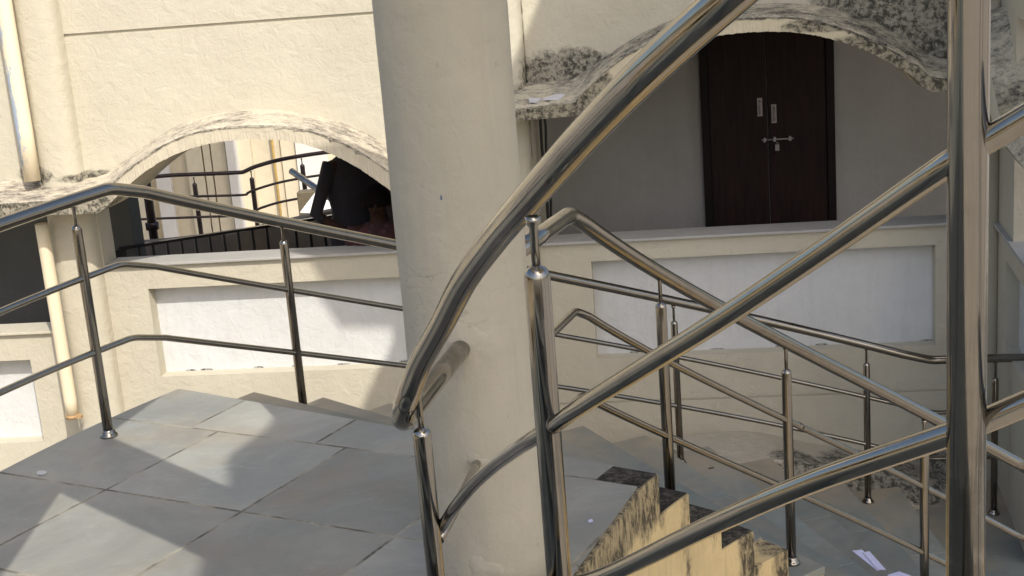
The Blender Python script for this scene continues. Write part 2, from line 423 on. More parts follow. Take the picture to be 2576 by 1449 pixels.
# ================================================================ facade
OFF = -8.35; AZ = R(-7.3)
class Frame:                                      # local X along the wall, Y into the wall, Z up
    def __init__(s, o, d):
        s.o = Vector(o); s.d = Vector((d[0], d[1], 0)).normalized(); s.n = Vector((s.d.y, -s.d.x, 0))   # n points to the stair
    def __call__(s, X, Y, Z): return s.o + s.d * X - s.n * Y + Vector((0, 0, Z))
    def px(s, u, v, proj=0):
        d = ray(u, v); t = (s.n.dot(s.o - CAM) + proj) / s.n.dot(d); p = CAM + d * t
        return (p - s.o).dot(s.d), p.z
d1 = Vector((math.cos(AZ), math.sin(AZ), 0)); n1 = Vector((d1.y, -d1.x, 0))
W1 = Frame(n1 * OFF, d1)
facade = tag(empty('plastered_facade', W1(0, 0, BOT)), 'cream plastered building wall with arched openings, canopies and panels behind the staircase', 'building')

def cut(x0, x1, zb, zt, depth, through=False): return dict(x0=x0, x1=x1, zb=zb, zt=zt, d=depth, th=through)
def strips(Fr, X0, X1, Z0, Z1, cuts, thick, wall, panel, extra=()):
    """Wall with openings and recesses cut out of it; returns nothing, fills the two meshes."""
    xs = sorted({X0, X1, *[c['x0'] for c in cuts], *[c['x1'] for c in cuts], *extra}); xs = [x for x in xs if X0 <= x <= X1]
    ev = lambda q, x: q(x) if callable(q) else q
    for a, b in zip(xs, xs[1:]):
        m_ = (a + b) / 2; cs = sorted([c for c in cuts if c['x0'] <= m_ <= c['x1']], key=lambda c: ev(c['zb'], m_))
        za = zb_ = Z0
        for c in cs:
            wall.quad(Fr(a, 0, za), Fr(b, 0, zb_), Fr(b, 0, ev(c['zb'], b)), Fr(a, 0, ev(c['zb'], a)))
            D = thick if c['th'] else c['d']
            for e in ('zb', 'zt'):
                wall.quad(Fr(a, 0, ev(c[e], a)), Fr(b, 0, ev(c[e], b)), Fr(b, D, ev(c[e], b)), Fr(a, D, ev(c[e], a)))
            if not c['th']:
                (panel.setdefault(id(c), MB()) if D > .03 else wall).quad(Fr(a, D, ev(c['zb'], a)), Fr(b, D, ev(c['zb'], b)), Fr(b, D, ev(c['zt'], b)), Fr(a, D, ev(c['zt'], a)))
            za, zb_ = ev(c['zt'], a), ev(c['zt'], b)
        wall.quad(Fr(a, 0, za), Fr(b, 0, zb_), Fr(b, 0, Z1), Fr(a, 0, Z1))
        th = [c for c in cs if c['th']]; za = zb_ = Z0
        for c in th:
            wall.quad(Fr(a, thick, za), Fr(b, thick, zb_), Fr(b, thick, ev(c['zb'], b)), Fr(a, thick, ev(c['zb'], a)))
            za, zb_ = ev(c['zt'], a), ev(c['zt'], b)
        wall.quad(Fr(a, thick, za), Fr(b, thick, zb_), Fr(b, thick, Z1), Fr(a, thick, Z1))
    for c in cuts:
        for x in (c['x0'], c['x1']):
            if X0 < x < X1:
                D = thick if c['th'] else c['d']
                wall.quad(Fr(x, 0, ev(c['zb'], x)), Fr(x, 0, ev(c['zt'], x)), Fr(x, D, ev(c['zt'], x)), Fr(x, D, ev(c['zb'], x)))
    wall.quad(Fr(X0, 0, Z1), Fr(X1, 0, Z1), Fr(X1, thick, Z1), Fr(X0, thick, Z1))
    for x in (X0, X1): wall.quad(Fr(x, 0, Z0), Fr(x, 0, Z1), Fr(x, thick, Z1), Fr(x, thick, Z0))

CP = .42                                          # how far the canopies project
THK = .2
def curve(pts, proj): return [W1.px(u, v, proj) for u, v in pts]
# left arch: lower front edge, upper front edge, wall junction
Lbot = curve([(-60, 546), (0, 543), (120, 541), (245, 537), (262, 525), (280, 508), (310, 478), (340, 451), (370, 428), (400, 409), (435, 391), (470, 377), (515, 364), (560, 356), (600, 351.5), (640, 350), (680, 350.5), (720, 354), (760, 362), (800, 374), (835, 388), (870, 405), (905, 425), (940, 449), (970, 470), (1010, 500), (1045, 524), (1075, 528), (1150, 524)], CP)
Ltop = curve([(-60, 512), (0, 508), (120, 500), (225, 492), (250, 481), (272, 465), (303, 436), (338, 408), (370, 384), (402, 363), (435, 347), (470, 333), (515, 322), (560, 315), (600, 311), (640, 309.5), (682, 309.5), (724, 313), (765, 320), (806, 331), (843, 345), (880, 362), (916, 382), (950, 405), (985, 430), (1020, 458), (1055, 482), (1080, 487), (1150, 483)], CP)
Lwal = curve([(-60, 440), (0, 446), (100, 458), (200, 450), (245, 445), (270, 436), (300, 412), (335, 388), (370, 363), (402, 341), (437, 321), (474, 305), (518, 292), (562, 283), (604, 277), (646, 274.5), (690, 275), (732, 280), (774, 289), (816, 302), (856, 317), (896, 333), (932, 350), (965, 368), (1000, 392), (1035, 415), (1065, 434), (1090, 440), (1150, 436)], 0)
Rbot = curve([(1190, 309), (1240, 306), (1296, 304), (1380, 298), (1450, 291), (1470, 275), (1500, 244), (1540, 206), (1580, 177), (1620, 155), (1660, 137), (1710, 117), (1760, 101), (1812, 89), (1870, 82), (1930, 79.5), (1975, 80), (2011, 83), (2050, 89), (2090, 98), (2130, 110), (2169, 125), (2210, 143), (2247, 163), (2280, 182), (2302, 196), (2321, 219), (2342, 230), (2376, 231), (2440, 229)], CP)
Rtop = curve([(1190, 274), (1240, 271), (1296, 268), (1380, 259), (1445, 250), (1463, 230), (1493, 200), (1533, 163), (1574, 134), (1615, 111), (1655, 92), (1706, 72), (1757, 57), (1810, 47), (1868, 40), (1930, 37), (1978, 37.5), (2016, 41), (2057, 48), (2098, 58), (2138, 71), (2178, 87), (2219, 106), (2258, 128), (2290, 147), (2312, 160), (2332, 180), (2352, 190), (2384, 192), (2440, 190)], CP)
Rwal = curve([(1190, 215), (1240, 213), (1305, 210), (1380, 205), (1440, 198), (1462, 186), (1492, 164), (1533, 136), (1574, 108), (1615, 84), (1655, 64), (1706, 44), (1757, 29), (1810, 20), (1868, 13), (1930, 9), (1980, 8), (2018, 10), (2060, 15), (2102, 23), (2142, 34), (2182, 49), (2224, 68), (2264, 90), (2298, 110), (2322, 126), (2345, 140), (2364, 147), (2390, 148), (2440, 146)], 0)
def resample(P, X):
    P = sorted(P); return [interp(P, x) for x in X]
def canopy(name, bot, top, wal, mt_front, mt_top, zjit=.002, label=None):
    x0 = max(min(p[0] for p in c) for c in (bot, top, wal)); x1 = min(max(p[0] for p in c) for c in (bot, top, wal))
    nx = 320; X = [lerp(x0, x1, i/(nx-1)) for i in range(nx)]
    B, T, Wl = resample(bot, X), resample(top, X), resample(wal, X)
    mb = MB(); fr = MB(); j = lambda a=zjit: random.uniform(-a, a)
    rows = []
    for i, x in enumerate(X):
        zt, zw = T[i], max(Wl[i], T[i] + .01)
        r = []
        for k, t in enumerate((0, .06, .25, .5, .75, 1)):
            y = -CP + CP * t
            z = zt + (zw - zt) * (t ** 1.6) - (.012 if t == 0 else 0)
            r.append(W1(x, y + (j() if 0 < t < 1 else 0), z + j(.003 if 0 < t < 1 else .0015)))
        rows.append(r)
    dr = 0
    for i, r in enumerate(rows):
        dr = max(.006, min(.022, dr * .7 + random.uniform(0, .006))) if random.random() > .03 else random.uniform(.018, .034)
        r.insert(0, r[0] + W1.n * .004 - Vector((0, 0, dr)))
    n6 = 7
    mb.add([p for r in rows for p in r], [(i*n6+k, (i+1)*n6+k, (i+1)*n6+k+1, i*n6+k+1) for i in range(nx-1) for k in range(1, n6-1)], True)
    lip = MB(); lip.add([p for r in rows for p in r[:2]], [(i*2, (i+1)*2, (i+1)*2+1, i*2+1) for i in range(nx-1)])
    o1 = mb.build(name, mt_top, facade, fix=True); lip.build('canopy_lip', M['lip'], o1)
    fv = []
    for i, x in enumerate(X): fv += [rows[i][1], W1(x, -CP + j(.002), B[i] + j(.002)), W1(x, 0, B[i]), W1(x, .0, B[i])]
    fr.add(fv, [(i*4+k, (i+1)*4+k, (i+1)*4+k+1, i*4+k+1) for i in range(nx-1) for k in (0, 1)])
    for i in (0, nx-1): fr.quad(*rows[i][1:], W1(X[i], 0, B[i]), fv[i*4+1])
    o2 = fr.build('canopy_fascia', mt_front, o1, fix=True)
    return X, B
fas_l = [(tuple(W1(W1.px(u_, 520, CP)[0], -CP, W1.px(u_, 520, CP)[1])), (.35, .3, .10)) for u_ in (10, 90, 170, 225)]
M['fascia_l'] = plaster('canopy_fascia_plaster', (.58, .52, .40), grime=.3, blobs=fas_l, bstr=.4, streak=.35)
fas_r = [(tuple(W1(*((p[0]), -CP, p[1]))), s) for p, s in zip(curve([(1350, 280), (1440, 270), (1500, 215), (1900, 37), (2100, 60), (2200, 110), (2290, 175), (2370, 210)], CP), [(.45, .3, .16), (.2, .3, .16), (.18, .3, .09), (.5, .3, .03), (.4, .3, .05), (.3, .3, .08), (.28, .3, .16), (.3, .3, .2)])]
M['fascia_r'] = plaster('right_fascia_plaster', (.60, .53, .38), grime=.3, blobs=fas_r, bstr=.4, streak=.15)  # right canopy's fascia, slightly yellower base with stain patches
XL, BL = canopy('arch_canopy', Lbot, Ltop, Lwal, M['fascia_l'], M['algae_pale'])
XR, BR = canopy('arch_canopy', Rbot, Rtop, Rwal, M['fascia_r'], M['algae'])
arch_l = lambda x: interp(list(zip(XL, BL)), x)
arch_r = lambda x: interp(list(zip(XR, BR)), x)

ledge_l = W1.px(419, 669)[1]; ledge_r = W1.px(1390, 612)[1]; ledge_0 = W1.px(100, 838)[1]
xl0, xl1 = W1.px(262, 661)[0], W1.px(1035, 640)[0]
xr0, xr1 = W1.px(1347, 470)[0], W1.px(2495, 500)[0]
x00 = W1.px(163, 700)[0]
zledge = (ledge_l + ledge_r) / 2
pa0 = W1.px(374, 727); pa1 = W1.px(403, 948); pb0 = W1.px(1484, 656); pb1 = W1.px(1505, 902); pb2 = W1.px(2351, 618); pb3 = W1.px(2356, 869)
pc = W1.px(80, 905); pc2 = W1.px(107, 1111)
gz = W1.px(500, 66)[1]; gx0, gx1 = W1.px(150, 88)[0], W1.px(1030, 32)[0]
gl = W1.px(1900, 998)[1]
cuts = [cut(xl0, xl1, zledge, arch_l, 0, True), cut(xr0, xr1, zledge, arch_r, 0, True), cut(-5.9, x00, ledge_0, lambda x: arch_l(x), 0, True),
        cut((pa0[0]+pa1[0])/2, W1.px(1075, 900)[0], pa1[1], pa0[1], .11), cut((pb0[0]+pb1[0])/2, (pb2[0]+pb3[0])/2, (pb1[1]+pb3[1])/2, (pb0[1]+pb2[1])/2, .10),
        cut(-5, (pc[0]+pc2[0])/2, pc2[1], pc[1], .11), cut(gx0, gx1, gz - .012, gz + .012, .014), cut(W1.px(1350, 1010)[0], W1.px(2460, 980)[0], gl - .006, gl + .006, .010)]
XE = W1.px(2500, 800)[0]
stain = lambda u, v, r, proj=0: (tuple(W1(W1.px(u, v, proj)[0], 0, W1.px(u, v, proj)[1])), r)
wall_blobs = [stain(1395, 200, (.28, .3, .22)), stain(1340, 235, (.2, .3, .13)), stain(1470, 180, (.22, .3, .16)), stain(2200, 20, (.45, .3, .22)), stain(2310, 80, (.35, .3, .30)), stain(2360, 130, (.25, .3, .25)),
              stain(2250, 1215, (.35, .3, .16)), stain(2330, 1190, (.2, .3, .22)), stain(100, 440, (.16, .3, .07)), stain(250, 440, (.3, .3, .04))]
M['wall'] = plaster('cream_wall_plaster', CREAM, (.475, .435, .345), grime=.18, blobs=wall_blobs, bstr=.45, streak=.06)
wl, pn = MB(), {}
strips(W1, -9, XE, -3.6, 4.5, cuts, THK, wl, pn, extra=[lerp(-6, XE, i/190) for i in range(191)])
wl.build('wall', M['wall'], facade); 
# recess backs: keep the panels as parts, groove backs stay plaster
pbl = []
for (xa, xb, zb) in (((pa0[0]+pa1[0])/2, W1.px(1075, 900)[0], pa1[1]), ((pb0[0]+pb1[0])/2, (pb2[0]+pb3[0])/2, (pb1[1]+pb3[1])/2)):
    for i in range(7):
        pbl.append((tuple(W1(lerp(xa, xb, (i + random.random())/7), .1, zb + .004)), (random.uniform(.02, .06), .3, random.uniform(.006, .013))))
M['panel'] = plaster('white_panel_plaster', (.61, .62, .62), (.57, .57, .55), grime=.3, blobs=pbl, bstr=.35, streak=.14, amp=.9)
for q in pn.values(): q.build('recessed_panel', M['panel'], facade)
# ledges (grey cement cap on the parapets)
def ledge(x0, x1, z, mt=None, proj=.03):
    mb = MB(); mb.box((x0, -proj, z - .0), (x1, THK + .02, z + .018), W1); mb.build('window_ledge', mt or M['ledge'], facade, bevel=.004)
ledge(xl0 + .003, xl1 - .003, zledge); ledge(xr0 + .003, xr1 - .003, zledge); ledge(-5.9, x00 + .06, ledge_0, M['wall'])
# pilasters: rounded engaged columns
def pilaster(xa, xb, z0, z1, depth=.12, name='pilaster', n=14, mt=None):
    mb = MB(); xc, rx = (xa + xb)/2, (xb - xa)/2; ring = []
    for i in range(n + 1):
        t = math.pi * i / n; c, s_ = math.cos(t), math.sin(t)
        ring.append((xc - rx * math.copysign(abs(c) ** .75, c), -depth * abs(s_) ** .6))
    nz = max(2, int((z1 - z0) / .15)); vs = []
    for k in range(nz + 1):
        for x, y in ring: vs.append(W1(x, y, lerp(z0, z1, k/nz)))
    m_ = n + 1
    mb.add(vs, [(k*m_+i, k*m_+i+1, (k+1)*m_+i+1, (k+1)*m_+i) for k in range(nz) for i in range(n)], True)
    mb.build(name, mt or M['wall'], facade)
pxl, pxr = W1.px(74, 200)[0], W1.px(178, 200)[0]
zcan = interp(sorted(Lbot), (pxl+pxr)/2)
pilaster(pxl - .0, pxr + .0, zcan + .02, 4.5, .13)
pilaster(W1.px(152, 700)[0], W1.px(264, 700)[0] , -3.6, zcan, .12)
pilaster(W1.px(1215, 100)[0], W1.px(1316, 100)[0], zledge - .6, 4.5, .12)
jb = MB(); jb.box((W1.px(1250, 450)[0], .0, zledge - .3), (xr0 - .001, THK + .6, 1.7), W1); jb.build('pilaster', M['wall'], facade)
pilaster(W1.px(2400, 500)[0], W1.px(2512, 500)[0], -3.6, 4.5, .10)

# verandah behind the right opening
vd = 1.55
ver = MB(); XA, XB = xr0 - .05, XE + 1.2
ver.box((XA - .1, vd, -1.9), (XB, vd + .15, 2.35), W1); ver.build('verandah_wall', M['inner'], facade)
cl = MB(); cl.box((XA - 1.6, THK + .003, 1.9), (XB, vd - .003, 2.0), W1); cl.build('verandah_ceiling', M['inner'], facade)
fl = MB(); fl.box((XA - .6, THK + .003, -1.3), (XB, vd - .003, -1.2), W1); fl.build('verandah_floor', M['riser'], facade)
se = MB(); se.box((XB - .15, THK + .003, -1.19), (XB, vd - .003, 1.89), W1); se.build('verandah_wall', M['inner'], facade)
cb = MB(); cb.tube([W1(xr0 + .04 + .004 * math.sin(i), THK + .03, lerp(-.9, 1.6, i/20)) for i in range(21)], .010, 8)
cb.tube([W1(xr0 + .062 + .006 * math.sin(i*1.7), THK + .05, lerp(-.9, 1.6, i/20)) for i in range(21)], .008, 8)
tag(cb.build('cable', M['black']), 'thin black cables hanging down beside the verandah jamb', 'cable')
VD = Frame(W1(0, vd, 0), d1)
dl, dr = (VD.px(1758, 139)[0] + VD.px(1775, 572)[0])/2, (VD.px(2094, 100)[0] + VD.px(2104, 550)[0])/2
dm = (VD.px(1925, 90)[0] + VD.px(1937, 562)[0])/2
dz0, dz1 = -1.2, .92 + .35
fr = MB()
fr.box((dl, -.05, dz0), (dl + .055, -.001, dz1), VD); fr.box((dr - .055, -.05, dz0), (dr, -.001, dz1), VD); fr.box((dl + .055, -.05, dz1 - .06), (dr - .055, -.001, dz1), VD)
door = fr.build('double_door', M['door_frame'], facade); door['label'] = 'dark brown double door bolted shut'
for a, b in ((dl + .057, dm - .004), (dm + .004, dr - .057)):
    lf = MB(); lf.box((a, -.035, dz0 + .01), (b, -.002, dz1 - .062), VD); lf.build('door_leaf', M['door'], door, bevel=.003)
for (u, v0, v1) in ((1911, 247, 293), (1946.5, 263, 310)):
    x, z1_ = VD.px(u, v0, .05); z0_ = VD.px(u, v1, .05)[1]; h = MB()
    h.box((x - .018, -.040, z0_), (x + .018, -.0355, z1_), VD)
    h.tube([VD(x, -.041, z0_ + .02), VD(x, -.062, z0_ + .035), VD(x, -.062, z1_ - .035), VD(x, -.041, z1_ - .02)], .006, 8)
    h.build('door_handle', M['door_metal'], door)
bx0, bz = VD.px(1915, 352, .05); bx1, bz1 = VD.px(1996, 348, .05); bz = (bz + bz1)/2; b = MB()
b.tube([VD(bx0, -.055, bz), VD(bx1, -.055, bz)], .006, 8)
for x in (bx0 + .025, (bx0+bx1)/2 - .02, bx1 - .025): b.box((x - .009, -.062, bz - .016), (x + .009, -.0355, bz + .016), VD)
b.build('door_bolt', M['door_metal'], door)
px_, pz_ = VD.px(1955, 366, .05); b = MB(); b.box((px_ - .014, -.062, pz_ - .036), (px_ + .014, -.045, pz_ + .008), VD)
b.tube([VD(px_ + .009*math.cos(t), -.054, pz_ + .008 + .016*math.sin(t)) for t in [math.pi*i/8 for i in range(9)]], .0025, 6); b.build('padlock', M['door_metal'], door)

# bay beyond the tall post: the building turns towards the stair
zl = zledge + .018
e0, e1 = onz(2512, 558, zl), onz(2576, 645, zl)
W2 = Frame(Vector((e0.x, e0.y, 0)), (e1 - e0).to_2d())
wl2, pn2 = MB(), {}
p0 = W2.px(2530, 655); p1 = W2.px(2530, 880)
L2 = (e1 - e0).length * 1.35
strips(W2, -.02, L2, -3.6, 2.6, [cut(.45 * L2, L2 - .12, zl, lambda x: 1.15, 0, True), cut(p0[0], L2 - .1, p1[1], p0[1], .08)], .25, wl2, pn2)
wl2.build('wall', M['wall'], facade); 
for q in pn2.values(): q.build('recessed_panel', M['panel'], facade)
lb = MB(); lb.box((.0, -.03, zl - .02), (L2, .30, zl + .002), W2); lb.build('window_ledge', M['ledge'], facade)
# its drooping weathered canopy
cn = MB(); pts = [(2440, 55), (2500, 36), (2560, 22), (2640, 8), (2640, 470), (2590, 440), (2560, 404), (2535, 372), (2512, 318), (2490, 262), (2440, 180)]
DD = [7.75, 7.7, 7.6, 7.45, 6.9, 7.0, 7.1, 7.2, 7.3, 7.4, 7.6]
F_ = [at(u, v, d) for (u, v), d in zip(pts, DD)]; B_ = [p + Vector((.05, .30, .02)) for p in F_]
cen = sum(F_, Vector()) / len(F_)
k = len(F_); cn.add(F_ + B_ + [cen + Vector((0, -.03, 0))], [(i, (i+1) % k, 2*k) for i in range(k)] + [tuple(range(2*k-1, k-1, -1))] + [(i, k+i, k+(i+1) % k, (i+1) % k) for i in range(k)])
cn.build('arch_canopy', M['algae'], facade)
cs = MB(); rim = [(2486, 190), (2496, 235), (2508, 292), (2520, 335), (2530, 368)]
a_ = [at(u - 6, v, 7.25) for u, v in rim]; b_ = [at(u + 8, v + 4, 7.2) for u, v in rim]
for i in range(len(rim)-1): cs.quad(a_[i], a_[i+1], b_[i+1], b_[i]); cs.quad(*[p + Vector((0, .06, 0)) for p in (a_[i], a_[i+1], b_[i+1], b_[i])])
cs.build('canopy_rim', M['wall'], facade)

# curved plinth at the wall foot, between wall and steps
plw = MB(); rp = 4.99
tops = [(1740, 1163), (1800, 1172), (1861, 1166), (1897, 1161), (1933, 1159), (1991, 1157), (2028, 1162), (2092, 1174), (2170, 1180), (2257, 1187), (2330, 1205), (2400, 1225), (2470, 1245)]
tp = [oncyl(u, v, rp) for u, v in tops]
vs = []
for p in tp:
    r = Vector((p.x - CC.x, p.y - CC.y, 0)).normalized(); vs += [p + r * .55, p + Vector((0, 0, .0)), p - r * .05 - Vector((0, 0, .05)), p - r * .19 - Vector((0, 0, .14)), Vector((p.x, p.y, -3.5)) - r * .19]
nn = len(tp); plw.add(vs, [(i*5+k, (i+1)*5+k, (i+1)*5+k+1, i*5+k+1) for i in range(nn-1) for k in range(4)])
M['plinth'] = plaster('weathered_plinth_plaster', (.50, .46, .37), grime=.6, blobs=[(tuple(p), (.35, .35, .14)) for p in tp[8:]] + [(tuple(tp[6]), (.3, .3, .06))], bstr=.9, fine=30)
plw.build('curved_plinth', M['plinth'], facade)

# ================================================================ drain pipes
def pipe(top, bot, proj, r, label, clamp=None, over=None):
    a = W1.px(*top, proj); b_ = W1.px(*bot, proj); x = (a[0] + b_[0]) / 2
    mb = MB(); P = [W1(x, -proj, b_[1]), W1(x, -proj, a[1])]
    if over is not None: P[1] = W1(x, -proj, over)
    mb.tube([P[0].lerp(P[1], i/12) for i in range(13)], r, 20)
    o = mb.build('drain_pipe', M['pipe_blue'] if over else M['pipe']); tag(o, label, 'pipe', 'drain pipes on the facade')
    if clamp:
        c = W1.px(*clamp, proj)[1]; q = MB(); q.tube([W1(x, -proj, c - .012), W1(x, -proj, c + .012)], r + .005, 20)
        q.box((x + r - .01, -proj - .03, c - .01), (x + r + .03, -proj + .0, c + .01), W1); q.build('pipe_clamp', M['clamp'], o)
    return o
M['clamp'] = plain('rusty_clamp', (.42, .27, .13), .8)
mt, n, p = mat('flaking_pipe_paint'); P = wpos(n)
f = math_(n, 'ADD', noise(n, P, 5, 8, .75, sx=(2, 2, .5)), math_(n, 'MULTIPLY', 0.0, 0.0))
xk = N(n, 'VectorMath', operation='DOT_PRODUCT'); n.links.new(N(n, 'NewGeometry').outputs['Normal'], xk.inputs[0]); xk.inputs[1].default_value = tuple(-d1 * .8 + n1 * .5)
f2 = math_(n, 'ADD', f, math_(n, 'MULTIPLY', xk.outputs['Value'], .12))
n.links.new(mix(n, ramp(n, f2, [(.60, 0), (.615, 1)]), (.76, .66, .48), (.36, .42, .50)), p.inputs['Base Color']); p.inputs['Roughness'].default_value = .6
bump(n, p, f2, .2, .01); M['pipe_blue'] = mt
pipe((26, 60), (74, 455), .16, .052, 'upper cream drain pipe with flaking blue-grey paint ending on the arch canopy', over=4.4)
pipe((100, 563), (187, 1045), .17, .042, 'lower cream drain pipe with a rusty clamp beside the rounded pilaster', clamp=(190, 1046))

# ================================================================ column
c0 = at(1169, 724, 3.62); cr = .171
cx_, cy_ = c0.x, c0.y
colm = MB(); prof = []
for i in range(27):
    prof.append((cr * (1 + .004 * math.sin(i * 1.3)), 0 + i * .1))
colm.lathe((cx_, cy_, 0), prof, 48)
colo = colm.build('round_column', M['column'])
tag(colo, 'round cream plastered column with hairline cracks standing on the landing', 'column')
cc_ = Vector((cx_, cy_, 0))
# rough plaster collars where the two rails enter
def collar(p, r, name='plaster_patch'):
    mb = MB(); d = Vector((p.x - cx_, p.y - cy_, 0)).normalized(); sd = Vector((-d.y, d.x, 0)); n_ = 28; rings = 6
    vs = [p + d * .004]; 
    for k in range(1, rings + 1):
        for j in range(n_):
            a = 2*math.pi*j/n_; rr = r * k / rings * (1 + .28*math.sin(a*3 + k*.3) + random.uniform(-.10, .10) * (k > 2))
            q = p + sd * rr * math.cos(a) + Vector((0, 0, rr * math.sin(a)))
            rad = Vector((q.x - cx_, q.y - cy_, 0)).normalized() * (cr + .006 * (1 - k / rings) + random.uniform(-.001, .0015) - (.002 if k == rings else 0))
            vs.append(Vector((cx_ + rad.x, cy_ + rad.y, q.z)))
    fs = [(0, 1 + j, 1 + (j+1) % n_) for j in range(n_)] + [(1+k*n_+j, 1+k*n_+(j+1) % n_, 1+(k+1)*n_+(j+1) % n_, 1+(k+1)*n_+j) for k in range(rings-1) for j in range(n_)]
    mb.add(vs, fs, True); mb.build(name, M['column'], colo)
def on_column(u, v):
    d = ray(u, v); ox, oy = -cx_, -cy_; a = d.x**2 + d.y**2; b = 2*(ox*d.x + oy*d.y); c = ox*ox + oy*oy - cr*cr
    return CAM + d * ((-b - math.sqrt(max(b*b - 4*a*c, 0))) / (2*a))
K1, K2 = on_column(1163, 878), on_column(1201, 1172)
collar(K1 + Vector((.02, 0, 0)), .085); collar(K2, .035)
collar(on_column(1215, 1440), .05)

# ================================================================ railings
M['chip0'] = plain('pale_plaster_chip', (.5, .47, .4), .9)
M['fleck'] = plain('blue_paint_fleck', (.12, .15, .26), .8)
HR, PR, MR, SR = .0255, .0195, .0128, .0068
def post(root, top, z0, stem_top, r=PR, flange=True, mt=None, fl_r=.034):
    """round post: body with domed shoulder, thin stem, base flange"""
    x, y, z = top; mb = MB(); m_ = mt or M['steel']
    mb.lathe((x, y, z0), [(r, 0), (r, z - z0 - r*.9), (r*.93, z - z0 - r*.5), (r*.72, z - z0 - r*.18), (r*.4, z - z0), (SR, z - z0 + .001)], 24)
    o = mb.build('post', m_, root)
    st = MB(); st.lathe((x, y, z - .005), [(SR, 0), (SR, stem_top - z - .012), (SR*1.7, stem_top - z - .004), (SR*1.8, stem_top - z + .006)], 14); st.build('stem', m_, o)
    if flange:
        fm = MB(); fm.lathe((x, y, z0), [(fl_r, 0), (fl_r, .006), (fl_r*.93, .010), (fl_r*.80, .014), (r+.006, .020), (r+.004, .026), (r+.0005, .030)], 28); fm.build('base_flange', m_, o)
    return o
def rail(root, pts, r, name, mt=None, step=6, sm=True, n=20):
    mb = MB(); P = spline(pts, step) if sm else pts
    mb.tube(P, r, n); return mb.build(name, mt or M['steel'], root)
def corner_path(P, Q, rad=.035, n=6):             # join two poly-lines at a shared corner with a small bend
    c = P[-1]; a = c + (P[-2] - c).normalized() * rad; b_ = c + (Q[1] - c).normalized() * rad
    bend = [a.lerp(c, t).lerp(c.lerp(b_, t), t) for t in [i/n for i in range(n+1)]]
    return P[:-1] + bend + Q[1:]
# --- outer railing along the wall side
RD = 4.66
outer_r = tag(empty('stair_railing', pol(RD, 150, 0)), 'outer stainless railing running along the landing edge and down beside the wall', 'railing', 'stair railings')
def seg(px, r): return [oncyl(u, v, r) for u, v in px]
def down(px, r, n=28):                            # smooth helix between measured points: az -> z
    W_ = seg(px, r); az = lambda p: math.degrees(math.atan2(p.y - CC.y, p.x - CC.x)) % 360
    T = sorted((az(p), p.z) for p in W_); out = []
    for i in range(n + 1):
        a = lerp(az(W_[0]), az(W_[-1]), i / n)
        # quadratic least squares keeps the rail fair
        out.append((a, None))
    import numpy as np
    A_ = np.array([[1, t[0], t[0]**2] for t in T]); zc = np.linalg.lstsq(A_, np.array([t[1] for t in T]), rcond=None)[0]
    return [pol(r, a, float(zc[0] + zc[1]*a + zc[2]*a*a)) for a, _ in out]
def level(px0, px1, r, n=8):
    a, b_ = seg([px0, px1], r); f = lambda p: math.degrees(math.atan2(p.y - CC.y, p.x - CC.x)) % 360
    return [pol(r, lerp(f(a), f(b_), i/n), lerp(a.z, b_.z, i/n)) for i in range(n+1)]
def outer_line(lev0, peak, desc, foot, end, rr, name):
    A_ = level(lev0, peak, RD); a0_ = math.degrees(math.atan2(A_[0].y - CC.y, A_[0].x - CC.x)) % 360
    A_ = [pol(RD, a0_ + 22 - i * 2, A_[0].z) for i in range(11)] + A_; D_ = down([peak] + desc + [foot], RD)
    path = corner_path(A_ + [], [A_[-1]] + D_[1:]); 
    E_ = level(foot, end, RD); path = corner_path(path[:-1] + [E_[0]], E_)
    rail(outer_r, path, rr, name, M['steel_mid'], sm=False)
outer_line((-70, 590), (276, 474), [(710, 548), (989, 606), (1382, 693), (1546, 731), (1653, 752), (1788, 780), (1913, 809), (2183, 867)], (2343, 906), (2640, 900), HR, 'handrail')
outer_line((-70, 815), (305, 664), [(700, 720), (740, 727), (1007, 769), (1410, 844), (1608, 882), (1713, 907), (1963, 952), (2168, 995), (2238, 1012)], (2353, 1038), (2640, 1034), MR, 'middle_rail')
outer_line((-70, 1020), (334, 849), [(740, 880), (1018, 911), (1403, 970), (1458, 982), (1663, 1022), (1718, 1030), (1968, 1070), (2063, 1092), (2178, 1117), (2228, 1127)], (2345, 1154), (2640, 1150), MR, 'lower_rail')
def dpost(base, shoulder, stem, z0, r=RD, root=None, flange=True, pr=PR):
    s_ = oncyl(*shoulder, r); q = oncyl(*stem, r); 
    post(root or outer_r, s_, z0, q.z + .012, r=pr, flange=flange, mt=M['steel_mid'])
dpost(None, (191, 566), (184, 514), 0)
_h = oncyl(184, 514, RD).z; post(outer_r, pol(RD, 172, _h - .09), 0, _h + .012, mt=M['steel_mid'])
dpost(None, (713, 604), (712, 566), -RISE*2.0)
dpost(None, (1695.5, 807), (1694, 775), -RISE*8)
dpost(None, (2179.5, 912), (2178, 880), -RISE*11)
dpost(None, (2504, 950), (2504, 913), BOT)
dpost(None, (1180, 690), (1178, 655), -RISE*4)
